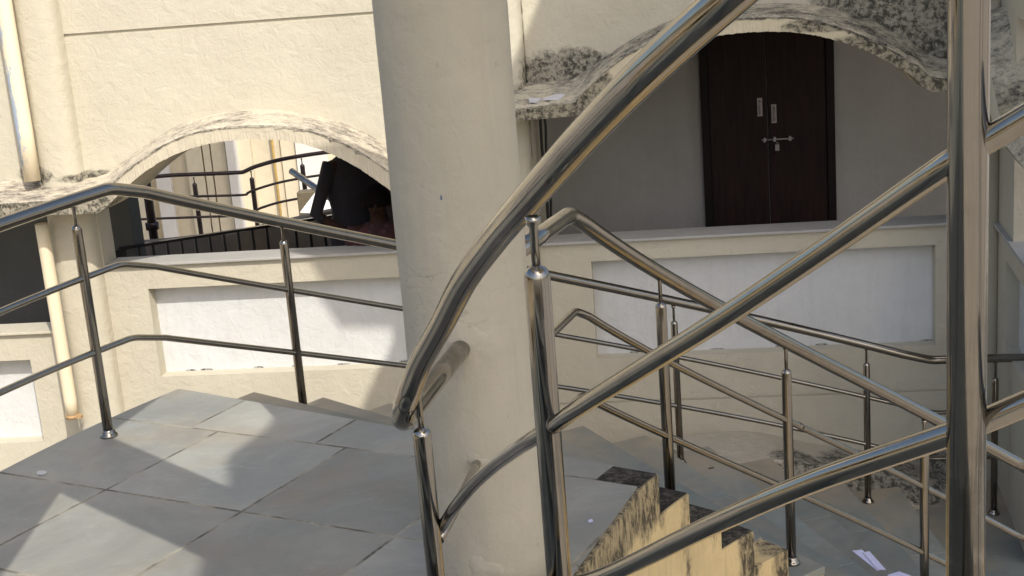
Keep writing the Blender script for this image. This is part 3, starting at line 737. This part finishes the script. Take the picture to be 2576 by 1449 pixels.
# --- inner railing around the well
RE = 2.60
inner_r = tag(empty('stair_railing', pol(RE, 150, 0)), 'inner stainless railing peaking at the landing and descending behind the near posts', 'railing', 'stair railings')
def inner_line(start, peak, desc, rr, name, D0=3.85):
    pk = oncyl(*peak, RE); D_ = down([peak] + desc, RE); st = at(*start, D0)
    st = Vector((cx_ + .13, cy_ - .03, pk.z))     # runs level to the column
    st2 = pk.lerp(st, .5)
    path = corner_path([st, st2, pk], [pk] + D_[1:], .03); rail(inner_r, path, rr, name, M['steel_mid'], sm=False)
inner_line((1330, 640), (1431, 540), [(1545, 618), (1659, 678), (1788, 751), (1978, 864), (2190, 977), (2318, 1043), (2383, 1073), (2488, 1124), (2600, 1182)], HR, 'handrail')
inner_line((1393, 855), (1447, 783), [(1623, 872), (1683, 905), (2008, 1069), (2178, 1154), (2248, 1190), (2383, 1264), (2488, 1308), (2600, 1362)], MR, 'middle_rail')
inner_line((1410, 1092), (1462, 996), [(1508, 1017), (1688, 1097), (1983, 1229), (2068, 1272), (2313, 1389), (2388, 1423), (2500, 1478)], MR, 'lower_rail')
def ipost(shoulder, stem, z0): s_ = oncyl(*shoulder, RE); q = oncyl(*stem, RE); post(inner_r, s_, z0, q.z + .012, mt=M['steel_mid'])
ipost((1662, 760), (1658, 704), -RISE*2); ipost((1978, 928), (1976.5, 878), -RISE*5); ipost((2325, 1105), (2323, 1064), -RISE*8)
# --- near railing of the climbing flight
near_r = tag(empty('stair_railing', (0, 2, 0)), 'thick near stainless railing curving up from the column across the foreground', 'railing', 'stair railings')
K1b = K1 + (cc_ + Vector((0, 0, K1.z)) - K1).normalized() * .03
sleeve = [K1b, K1b.lerp(at(1009, 1066, 2.985), .5), at(1009, 1066, 2.985)]
up_ = [at(1009, 1066, 2.985), at(1020, 1016, 2.93), at(1035, 974, 2.90), at(1061, 908, 2.83), at(1112, 815, 2.70), at(1168, 707, 2.54), at(1236, 612, 2.37), at(1310, 522, 2.19), at(1392, 428, 2.05), at(1466, 345, 1.95), at(1591, 215, 1.80), at(1709, 104, 1.70), at(1827, 0, 1.62), at(2000, -150, 1.53), at(2250, -360, 1.42), at(2600, -640, 1.33)]
up_ = [up_[0]] + spline(up_[1:], 8)
hp = corner_path(sleeve, up_, .045, 8)
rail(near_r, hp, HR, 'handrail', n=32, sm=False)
mp = [at(1098, 1338, 3.03), at(1119, 1314, 3.005), at(1144, 1276, 2.88), at(1188, 1223, 2.75), at(1241, 1174, 2.58), at(1295, 1134, 2.40), at(1341, 1103, 2.25), at(1405, 1062, 2.11), at(1463, 1021, 1.99), at(1638, 912, 1.78), at(1818, 800, 1.64), at(2100, 610, 1.48), at(2380, 416, 1.32), at(2484, 352, 1.295), at(2650, 255, 1.25)]
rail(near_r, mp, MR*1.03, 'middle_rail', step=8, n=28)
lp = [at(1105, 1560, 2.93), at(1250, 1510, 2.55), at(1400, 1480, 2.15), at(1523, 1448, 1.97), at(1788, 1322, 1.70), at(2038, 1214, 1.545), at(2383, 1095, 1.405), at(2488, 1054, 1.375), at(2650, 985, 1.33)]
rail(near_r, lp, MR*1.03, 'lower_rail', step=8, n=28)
brk = [K2 + (cc_ + Vector((0, 0, K2.z)) - K2).normalized() * .03, at(1160, 1252, 3.18), at(1104, 1358, 3.04)]
rail(near_r, brk, MR*.95, 'wall_bracket', step=4)
def npost(sh, D, z0, st, pr=.0206):
    s_ = at(*sh, D); q = at(*st, D); post(near_r, s_, z0, q.z + .012, r=pr)
npost((1060, 1076), 2.95, 0, (1047, 990)); npost((1349, 668), 2.09, RISE*3, (1333, 560))
pc_ = at(2433, 724, 1.335); post(near_r, (pc_.x, pc_.y, pc_.z + .75), RISE*6, pc_.z + .80)

def beads(P, px_py, rp_, r):
    x, y = px_py; d_ = lambda p: math.hypot(p.x - x, p.y - y)
    for a, b in zip(P, P[1:]):
        if (d_(a) - rp_) * (d_(b) - rp_) < 0:
            t = (d_(a) - rp_) / (d_(a) - d_(b)); c = a.lerp(b, t); dr = (b - a).normalized()
            mb = MB(); mb.tube([c - dr*.0022, c - dr*.001, c + dr*.001, c + dr*.0022], [r*1.01, r*1.08, r*1.08, r*1.01], 24); mb.build('weld_bead', M['weld'], near_r)
M['weld'] = steel('weld_seam', (.22, .19, .16), .35, .6)
A3, B3 = at(1060, 1076, 2.95), at(1349, 668, 2.09)
for P_, rr in ((mp, MR*1.03), (lp, MR*1.03)):
    Q_ = spline(P_, 20)
    for c_ in (A3, B3): beads(Q_, (c_.x, c_.y), .0206 + .003, rr)
j_ = oncyl(2008, 1069, RE); q_ = oncyl(2020, 1076, RE); mb = MB(); mb.tube([j_.lerp(q_, .1), j_.lerp(q_, .8)], MR*1.05, 16); mb.build('joint_sleeve', M['weld'], inner_r)
k_ = on_column(1248, 160); mb = MB(); mb.lathe(k_ - Vector((0, 0, .004)), [(.002, 0), (.004, .003), (.003, .008)], 8); mb.build('nail', M['chip0'], colo)
k_ = on_column(1110, 497); mb = MB(); mb.lathe(k_ - Vector((0, 0, .006)), [(.0015, 0), (.003, .004), (.0015, .012)], 8); mb.build('blue_fleck', M['fleck'], colo)

# ================================================================ papers and chips
def sheet(name, pts, z, mt, label, cat, group=None, th=.0015, lift=0):
    P = [onz(u, v, z) for u, v in pts]; mb = MB(); k = len(P)
    top = [p + Vector((0, 0, th + lift * (i % 2))) for i, p in enumerate(P)]
    mb.add(P + top, [tuple(range(k))[::-1], tuple(range(k, 2*k))] + [(i, (i+1) % k, k+(i+1) % k, k+i) for i in range(k)])
    return tag(mb.build(name, mt), label, cat, group)
zp = -RISE * 8
sheet('paper_slip', [(2144, 1386), (2168, 1383), (2222, 1432), (2207, 1436)], zp + .002, M['paper'], 'long white paper slip lying lower on the fanned steps', 'paper', 'papers dropped on the steps')
sheet('paper_slip', [(2171, 1390), (2187, 1387), (2229, 1434), (2208, 1433)], zp + .006, M['paper'], 'narrow white paper slip overlapping the longer one on the fanned steps', 'paper', 'papers dropped on the steps')
sheet('paper_slip', [(2232, 1447), (2262, 1438), (2300, 1452), (2270, 1470)], zp + .002, M['paper'], 'white paper cut off by the bottom edge, nearest the camera', 'paper', 'papers dropped on the steps')
sheet('bottle_cap', [(92, 1189), (97, 1185), (110, 1184), (118, 1187), (117, 1191), (108, 1195), (95, 1195)], .002, plain('pale_cap', (.5, .5, .5), .5), 'flat pale disc lying near the sunlit landing edge', 'litter')
sheet('paper_scrap', [(1479, 1309), (1490, 1306), (1492, 1313), (1481, 1315)], .002, M['paper'], 'tiny white paper scrap on the landing beside the mossy corner', 'litter')
sheet('twig', [(1782, 1177.5), (1795, 1174.5), (1796, 1176.5), (1784, 1180)], -RISE*8 + .002, M['black'], 'short black twig on an upper step near the wall', 'litter')
# broken tile pieces on the flat end of the arch canopy
def chip(pts, D, label):
    P = [at(u, v, D + dd) for u, v, dd in pts]; mb = MB(); k = len(P); T = [p + Vector((0, 0, .012)) for p in P]
    mb.add(P + T, [tuple(range(k)), tuple(range(k, 2*k))] + [(i, (i+1) % k, k+(i+1) % k, k+i) for i in range(k)])
    tag(mb.build('tile_piece', M['chip']), label, 'tile piece', 'broken tiles on the canopy')
M['chip'] = plain('pale_broken_tile', (.55, .54, .56), .7, 0, .1)
cD = (W1(W1.px(1400, 255, CP)[0], -CP, W1.px(1400, 255, CP)[1]) - CAM).dot(_f)
chip([(1331, 258, -.0), (1352, 260, -.02), (1366, 252, .08), (1330, 251, .10)], cD + .05, 'small flat pale tile piece beside the larger one on the mossy canopy')
chip([(1366, 252, .0), (1410, 253, .0), (1426, 239, .14), (1400, 241, .12)], cD + .05, 'larger pale tile piece lying tilted on the mossy canopy')

# ================================================================ seen through the left arch
def vbox(mb, a, b_, th):                          # slab seen from the front between two picture columns
    pass
far = tag(empty('courtyard_building', at(600, 450, 21) - Vector((0, 0, 3))), 'distant cream courtyard building with pilasters seen through the low arch', 'building')
FW = Frame(at(600, 450, 21).to_2d().to_3d(), (1, -.03))
FW.o.z = 0
M['farwall'] = plaster('far_cream_plaster', (.68, .60, .45), grime=.2, bstr=.3, streak=.05)
M['farwhite'] = plaster('far_white_plaster', (.74, .71, .66), grime=.1, bstr=.2)
fx = lambda u, v=450, p=0: FW.px(u, v, p)[0]
fb = MB(); fb.box((fx(180), 0, -3.6), (fx(1250), .3, 3.2), FW); fb.build('wall', M['farwall'], far)
for ua, ub, pr, mm in ((330, 372, .12, 'farwall'), (392, 428, .10, 'farwhite'), (473, 577, .10, 'farwall'), (577, 603, .22, 'farwhite'), (603, 640, .10, 'farwall'), (715, 752, .06, 'farwall'), (752, 830, .12, 'farwhite'), (905, 1100, .1, 'farwhite')):
    b = MB(); b.box((fx(ua, 450, pr), -pr, -3.6), (fx(ub, 450, pr), -.001, 3.2), FW)
    if mm == 'farwall' and ua == 473:
        b = MB(); xs = [fx(473, 450, pr), fx(517, 450, pr), fx(538, 450, pr), fx(577, 450, pr)]
        for a, c in zip(xs, xs[1:]): b.box((a + .012, -pr, -3.6), (c - .012, -.001, 3.2), FW)
    b.build('pilaster', M[mm], far)
up = MB(); x0 = at(573, 420, 21); sh = x0 + SUN * ((x0.y - 14.2) / -SUN.y)
up.box((-12, 14.0, 2.6), (sh.x, 14.4, 9.5)); up.build('added_shade_block', M['farwall'], far)  # unseen block added to shade the left part of the far wall
gp = MB(); q = fx(693, 450, .2); gp.tube([FW(q, -.12, z) for z in (-3.6, 0, 3)], .02, 12); tag(gp.build('drain_pipe', plain('ochre_pipe', (.62, .42, .14), .5)), 'thin ochre drain pipe on the distant sunlit courtyard wall', 'pipe')
for i, (u, v0, v1, rr) in enumerate(((322, 480, 560, .032), (362, 500, 590, .042))):
    b = MB(); a = at(u, 420, 12.4); b.tube([Vector((a.x, a.y, z)) for z in (-1.9, -.5, .6)], rr, 14)
    c = MB(); 
    o = b.build('drain_pipe', M['steel_dark']); tag(o, ['narrow dark pipe deepest in the shade behind the arch', 'wider dark pipe standing before the shaded courtyard wall'][i], 'pipe')
    for z in (-1.0, -.55):
        cp = MB(); cp.tube([Vector((a.x, a.y, z)), Vector((a.x, a.y, z + .07))], rr + .02, 14); cp.build('pipe_joint', M['steel_dark'], o)
# cheek wall just inside the arch, its shade painted into the plaster colour
ck = MB(); a = W1.px(150, 600)[0]; ck.box((a - 1.5, THK + .75, -3.6), (W1.px(316, 570, -.85)[0], THK + .95, .62), W1); ck.build('passage_wall', plaster('shade_painted_plaster', (.10, .10, .095)), facade)
pf = MB(); pf.box((-7, THK + .003, -1.35), (W1.px(1010, 600)[0] + .7, 3.6, -1.1), W1); pf.build('passage_floor', M['riser'], facade)
pcw = MB(); pcw.box((-7, THK + .003, 1.5), (-2.9, 3.2, 1.6), W1); 
# wall end behind the two people, painted near-black for the shade there
de = MB(); de.box((W1.px(985, 540, -3)[0], 2.7, -1.44), (W1.px(1010, 540, -3)[0] + 1.9, 2.9, 1.6), W1); de.build('passage_wall', plaster('dark_shade_plaster', (.045, .035, .03)), facade)
# low curved parapet; stains and shade both put into its dark colour
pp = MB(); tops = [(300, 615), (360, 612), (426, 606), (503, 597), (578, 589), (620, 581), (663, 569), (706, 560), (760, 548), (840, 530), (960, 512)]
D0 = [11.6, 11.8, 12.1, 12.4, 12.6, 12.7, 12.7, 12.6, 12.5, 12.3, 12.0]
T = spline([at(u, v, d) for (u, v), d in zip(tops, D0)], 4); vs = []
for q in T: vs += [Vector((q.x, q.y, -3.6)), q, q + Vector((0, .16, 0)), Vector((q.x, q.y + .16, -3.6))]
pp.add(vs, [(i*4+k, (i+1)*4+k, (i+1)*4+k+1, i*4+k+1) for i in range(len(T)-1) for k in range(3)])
tag(pp.build('curved_parapet', plaster('stained_shaded_parapet', (.17, .145, .12), (.10, .085, .07), grime=.6, bstr=.4)), 'low dark stained parapet curving behind the black balustrade', 'wall')
# black balustrade
bal = tag(empty('black_balustrade', at(300, 660, 9.4)), 'black metal balustrade with flat top bar behind the low arch ledge', 'railing')
zt = at(300, 622, 9.7).z; t0, t1 = onz(298, 622, zt), onz(905, 529.5, zt)
dv = (t1 - t0).normalized(); sd = Vector((-dv.y, dv.x, 0)); b = MB()
LN = (t1 - t0).length
BFr = Frame(Vector((t0.x, t0.y, 0)), dv.to_2d())
b.box((0, -.02, zt - .02), (LN, .02, zt), BFr); b.build('top_bar', plain('worn_black_bar', (.05, .05, .055), .15, .8), bal)
for i in range(17):
    u = 304 + 36.4 * i
    X = BFr.px(u + 5, 600)[0]
    if X < LN: q = MB(); q.box((X - .009, -.009, zt - .85), (X + .009, .009, zt - .02), BFr); q.build('baluster', M['black'], bal)
b = MB(); b.box((-.03, -.03, zt - .9), (.03, .03, zt - .021), BFr); b.build('end_post', M['black'], bal)
# far stair railing, its dark reflections painted into the steel colour
fr_ = tag(empty('stair_railing', at(600, 500, 18)), 'far dark railing with two mid rails rising across the sunlit courtyard', 'railing', 'stair railings')
DG = 17.0
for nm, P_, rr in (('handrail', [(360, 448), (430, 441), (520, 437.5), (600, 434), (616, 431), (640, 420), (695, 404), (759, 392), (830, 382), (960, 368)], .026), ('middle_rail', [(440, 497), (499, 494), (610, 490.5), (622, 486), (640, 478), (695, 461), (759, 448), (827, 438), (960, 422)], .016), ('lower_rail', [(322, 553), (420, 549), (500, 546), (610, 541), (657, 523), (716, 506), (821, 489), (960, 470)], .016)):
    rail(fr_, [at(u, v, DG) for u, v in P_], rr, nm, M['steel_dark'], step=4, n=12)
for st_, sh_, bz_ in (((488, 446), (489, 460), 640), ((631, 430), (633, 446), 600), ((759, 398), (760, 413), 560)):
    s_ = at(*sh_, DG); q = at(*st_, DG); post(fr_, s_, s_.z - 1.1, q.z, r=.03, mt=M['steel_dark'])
# leaning steel tube and white slab
lt = MB(); lt.tube([at(733, 430, 14.5), at(880, 532, 14.0)], .036, 16); tag(lt.build('leaning_tube', M['steel_mid']), 'loose steel tube leaning diagonally in the sunlit courtyard', 'tube')
wp = MB(); P_ = [at(742 + 12, 535, 15), at(800, 474, 15.2), at(880, 540, 15)]; wp.add(P_ + [q + Vector((0, .1, 0)) for q in P_], [(0, 1, 2), (5, 4, 3), (0, 3, 4, 1), (1, 4, 5, 2), (2, 5, 3, 0)])
tag(wp.build('leaning_board', M['farwhite']), 'white board leaning behind the steel tube in the courtyard', 'board')
bx = MB(); q = at(768, 505, 15.5); bx.box((q.x - .09, q.y, q.z - .5), (q.x + .14, q.y + .2, q.z + .1)); tag(bx.build('meter_box', plain('olive_box', (.16, .13, .08), .7), bevel=.01), 'small olive box under the far railing beside the board', 'box')

# --- two people behind the arch, their colours darkened to stand in for shade
def body(name, verts, edges, radii, mt, parent=None, label=None, cat=None, group=None, root=0):
    me = bpy.data.meshes.new(name); org = Vector(verts[root]); me.from_pydata([Vector(v) - org for v in verts], edges, [])
    me.materials.append(mt); o = link(bpy.data.objects.new(name, me)); o.location = org
    if parent: o.parent = parent; o.location = org - parent.matrix_basis.translation
    sk = o.modifiers.new('skin', 'SKIN'); sk.use_smooth_shade = True
    for i, r in enumerate(radii):
        a, c = (r, r) if isinstance(r, (int, float)) else r
        me.skin_vertices[0].data[i].radius = (a, c)
    me.skin_vertices[0].data[root].use_root = True
    s_ = o.modifiers.new('sub', 'SUBSURF'); s_.levels = 2; s_.render_levels = 2
    if label: tag(o, label, cat, group)
    return o
def person(P, skin, cloth, hairm, label, folded=False):
    """P: dict of joints (world)."""
    J = P; V_ = []; E_ = []; R_ = []; idx = {}
    def add(nm, r, par=None):
        idx[nm] = len(V_); V_.append(J[nm]); R_.append(r)
        if par is not None: E_.append((idx[par], idx[nm]))
    add('pelvis', (.13, .10)); add('waist', (.115, .09), 'pelvis'); add('chest', (.15, .10), 'waist'); add('base', (.07, .06), 'chest'); add('neck', .05, 'base')
    add('chin', (.055, .065), 'neck'); add('head', (.078, .092), 'chin'); add('crown', (.05, .06), 'head')
    for s in ('L', 'R'):
        add('sh' + s, .055, 'chest'); add('el' + s, .040, 'sh' + s); add('wr' + s, .026, 'el' + s); add('pa' + s, (.034, .016), 'wr' + s)
        for k in range(5):
            J['fi%d%s' % (k, s)] = J['pa' + s] + J['fd' + s] * (.075 - .008 * abs(k - 2) - (.02 if k == 0 else 0)) + J['fs' + s] * ((k - 2) * .017 - (.018 if k == 0 else 0))
            add('fi%d%s' % (k, s), .008, 'pa' + s)
        add('hip' + s, .085, 'pelvis'); add('kn' + s, .055, 'hip' + s); add('an' + s, .037, 'kn' + s); add('to' + s, (.04, .025), 'an' + s)
    o = body('person', V_, E_, R_, skin, label=label, cat='person')
    # garment: long loose tunic
    n_ = 20; mb = MB(); Z = [('base', .075, .02), ('base', .16, -.03), ('chest', .20, -.02), ('waist', .165, 0), ('pelvis', .20, 0), ('pelvis', .21, -.35), ('pelvis', .22, -.8)]
    vs = []
    for nm, r, dz in Z:
        for j in range(n_):
            a = 2*math.pi*j/n_; k = 1 + .04*math.sin(a*7 + dz*9)
            vs.append(J[nm] + Vector((r*k*math.cos(a), r*k*.68*math.sin(a), dz)))
    mb.add(vs, [(i*n_+j, i*n_+(j+1) % n_, (i+1)*n_+(j+1) % n_, (i+1)*n_+j) for i in range(len(Z)-1) for j in range(n_)], True)
    mb.build('tunic', cloth, o)
    for s in ('L', 'R'):
        mb = MB(); mb.tube([J['sh'+s].lerp(J['chest'], .25), J['sh'+s], J['sh'+s].lerp(J['el'+s], .5), J['el'+s], J['el'+s].lerp(J['wr'+s], .35)], [.045, .055, .045, .042, .036], 14); mb.build('sleeve', cloth, o)
    h = MB(); c = J['head']; vs = []
    for i in range(9):
        t = -.25 + (math.pi/2 + .25) * i/8
        for j in range(16):
            a = 2*math.pi*j/16; rr = .098 * math.cos(t); vs.append(c + Vector((rr*math.cos(a), rr*1.12*math.sin(a) + .018, .115*math.sin(t) + .01)))
    h.add(vs, [(i*16+j, i*16+(j+1) % 16, (i+1)*16+(j+1) % 16, (i+1)*16+j) for i in range(8) for j in range(16)], True); h.build('hair', hairm, o)
    f = MB(); f.lathe(c + Vector((0, -.098, -.035)), [(.006, 0), (.014, .006), (.009, .03), (.004, .045)], 8); f.build('nose', skin, o)
    for s in (-1, 1):
        f = MB(); f.lathe(c + Vector((s*.03, -.086, .0)), [(.003, -.006), (.010, 0), (.003, .006)], 8); f.build('eye', hairm, o)
        f = MB(); f.lathe(c + Vector((s*.083, .0, -.03)), [(.006, 0), (.014, .02), (.013, .04), (.004, .055)], 8); f.build('ear', skin, o)
    f = MB(); f.box(tuple(c + Vector((-.022, -.094, -.062))), tuple(c + Vector((.022, -.080, -.052)))); f.build('mouth', plain('lips', (.03, .012, .012), .9, spec=.1), o)
    return o
def joints(foot, hgt, face=0, hip_hand=None, fold=False):
    b = Vector(foot); s = hgt / 1.7; z = lambda h: Vector((0, 0, h * s))
    J = dict(pelvis=b+z(.95), waist=b+z(1.08), chest=b+z(1.28), base=b+z(1.42), neck=b+z(1.48), chin=b+z(1.53)+Vector((0, -.02, 0)), head=b+z(1.60), crown=b+z(1.66))
    for s_, k in (('L', -1), ('R', 1)):
        J['sh'+s_] = b + z(1.38) + Vector((.165*k, 0, 0)); J['hip'+s_] = b + z(.90) + Vector((.09*k, 0, 0)); J['kn'+s_] = b + z(.49) + Vector((.10*k, -.02, 0)); J['an'+s_] = b + z(.08) + Vector((.10*k, .02, 0)); J['to'+s_] = b + z(.03) + Vector((.12*k, -.15, 0))
        if fold:
            J['el'+s_] = b + z(1.12) + Vector((.22*k, -.06, 0)); J['wr'+s_] = b + z(1.15 + .02*k) + Vector((-.02*k, -.17 - .02*k, 0)); J['pa'+s_] = J['wr'+s_] + Vector((-.07*k, .0, 0)); J['fd'+s_] = Vector((-k, .25, 0)).normalized(); J['fs'+s_] = Vector((0, 0, 1))
        elif k == -1:
            J['el'+s_] = b + z(1.10) + Vector((-.33, -.03, 0)); J['wr'+s_] = b + z(1.0) + Vector((-.20, -.10, 0)); J['pa'+s_] = b + z(.98) + Vector((-.15, -.12, 0)); J['fd'+s_] = Vector((.6, -.3, -.5)).normalized(); J['fs'+s_] = Vector((.3, 0, .9)).normalized()
        else:
            J['el'+s_] = b + z(1.09) + Vector((.21, .02, 0)); J['wr'+s_] = b + z(.86) + Vector((.22, -.05, 0)); J['pa'+s_] = b + z(.79) + Vector((.22, -.06, 0)); J['fd'+s_] = Vector((0, -.1, -1)).normalized(); J['fs'+s_] = Vector((0, 1, 0))
    return J
skin = plain('shade_dark_skin', (.035, .017, .011), .8, spec=.15); hair = plain('black_hair', (.008, .006, .006), .95, spec=.05)  # skin tone lowered in place of the passage shade
mt, n, p = mat('patterned_maroon_cloth'); P = wpos(n)
vo = N(n, 'TexVoronoi'); vo.inputs['Scale'].default_value = 14; n.links.new(P, vo.inputs['Vector'])
n.links.new(mix(n, ramp(n, vo.outputs['Distance'], [(.18, .8), (.3, 0)]), mix(n, ramp(n, noise(n, P, 6), [(.4, 0), (.6, 1)]), (.018, .006, .008), (.05, .012, .014)), (.055, .025, .025)), p.inputs['Base Color']); p.inputs['Roughness'].default_value = .9
M['maroon'] = mt
q = at(893, 520, 9.25); o = person(joints((q.x, q.y, -1.1), 1.85), skin, plain('shade_dark_cloth', (.012, .010, .014), .9), hair, 'person in shade-darkened clothes standing with one hand on the hip'); o.rotation_euler.z = R(38)
q = at(948, 520, 8.95); o = person(joints((q.x, q.y, -1.1), 1.34, fold=True), skin, M['maroon'], hair, 'person in dark maroon patterned dress standing with folded arms')

# ================================================================ added unseen shade casters overhead, and buildings around (seen in the steel)
def shade_up(p, h): return p + SUN * ((h - p.z) / SUN.z)
def slab(name, pts, z, th, mt, parent):
    mb = MB(); k = len(pts); mb.add([Vector((x, y, z)) for x, y in pts] + [Vector((x, y, z + th)) for x, y in pts], [tuple(range(k)), tuple(range(k, 2*k))] + [(i, (i+1) % k, k+(i+1) % k, k+i) for i in range(k)]); return mb.build(name, mt, parent)
H1 = 7.0
wp_ = lambda u, v: shade_up(W1(W1.px(u, v)[0], 0, W1.px(u, v)[1]), H1).to_2d()
lp_ = lambda u, v, h: shade_up(onz(u, v, 0), h).to_2d()
blocker = tag(empty('added_sun_blocker', (4, 2, H1)), 'cream concrete roof slab added unseen above the stair to cast shade', 'blocker')
line = [wp_(1385, 0), wp_(1310, 190), wp_(1005, 880), wp_(940, 1020)]
near = [lp_(745, 1020, H1), lp_(690, 1110, H1), lp_(600, 1175, H1), lp_(588, 1205, H1), lp_(600, 1240, H1)]
e_ = line[0] + (line[0] - line[3]).normalized() * .6
pts = [(e_.x, e_.y)] + [(q.x, q.y) for q in line] + [(q.x, q.y) for q in near] + [(near[-1].x + .15, -4.6), (7.0, -4.6), (7.0, e_.y)]
slab('blocker_slab', pts, H1, .15, M['concrete'], blocker)  # unseen slab added, outlined from the wanted shadow edges
tri = [wp_(740, 652), wp_(870, 845), wp_(1012, 845)]
t_ = [(q.x, q.y) for q in tri]; t_.append((line[2].x + .02, line[2].y + .6)); 
slab('blocker_corner', [t_[0], t_[1], t_[2], (line[2].x, line[2].y), (line[1].x, line[1].y - .7), ], H1 + .155, .1, M['concrete'], blocker)  # added piece that extends the slab's shadow on the wall
for x, y in ((6.7, -4.3), (6.7, e_.y - .3), (6.7, -1.5)):
    mb = MB(); mb.lathe((x, y, -3.6), [(.2, 0), (.2, H1 + 3.6)], 32); mb.build('blocker_post', M['column'], blocker)  # supports for the added slab
H2 = 2.6
ring = tag(empty('added_shade_frame', (cx_, cy_, H2)), 'cream concrete beam frame added unseen above the landing to cast shade', 'occluder')
a = [lp_(415, 990, H2), lp_(250, 1110, H2), lp_(580, 1255, H2)]; bb = [lp_(150, 1240, H2), lp_(470, 1385, H2), lp_(430, 1449, H2), lp_(20, 1430, H2)]
wdt = .34
b1 = [(a[0].x, a[0].y), (a[1].x, a[1].y), (bb[0].x, bb[0].y), (bb[3].x, bb[3].y), (bb[3].x - .1, bb[3].y - 1.2), (bb[3].x - .1 - wdt, bb[3].y - 1.2), (bb[3].x - wdt, bb[3].y), (bb[0].x - wdt, bb[0].y), (a[1].x - wdt, a[1].y + .1), (a[0].x - wdt, a[0].y + .2)]
slab('long_occluder', b1, H2, .16, M['concrete'], ring)  # unseen pieces added, outlined from the shade strips on the landing
ext = (a[2] - a[1]).normalized() * 1.6
b2 = [(a[1].x, a[1].y), (a[2].x, a[2].y), (a[2].x + ext.x, a[2].y + ext.y), (bb[1].x + ext.x, bb[1].y + ext.y), (bb[1].x, bb[1].y), (bb[0].x, bb[0].y)]
slab('cross_occluder', b2, H2 + .002, .16, M['concrete'], ring)
# buildings behind and beside the camera
M['opp'] = plaster('opposite_plaster', (.70, .60, .42), grime=.2)
M['opp_dark'] = plain('dark_opening', (.02, .02, .022), .4)
M['leaf'] = plain('foliage', (.06, .10, .02), .8, 0, .3, 6)
def block(label, o, d, L, storeys, depth=.5):
    F = Frame(o, d); root = tag(empty('yard_building', tuple(o)), label, 'building')
    mb = MB(); mb.box((0, 0, -3.6), (L, depth, -3.6 + storeys * 3.0 + .4), F); mb.build('wall', M['opp'], root)
    for s_ in range(storeys):
        z = -3.6 + s_ * 3.0
        mb = MB(); mb.box((-.1, -.7, z + 2.75), (L + .1, -.002, z + 2.9), F); mb.build('sunshade', M['column'], root)
        x = .8
        while x + 1.7 < L:
            mb = MB(); mb.box((x, -.03, z + .9), (x + 1.5, -.003, z + 2.4), F); mb.build('window', M['opp_dark'], root); x += 2.9
block('low cream single storey building across the yard behind the camera', (16, -19, 0), (-1, .0), 32, 1)
block('cream side building facing the yard with the sun on it', (-8.5, -9, 0), (0, 1), 13, 2)
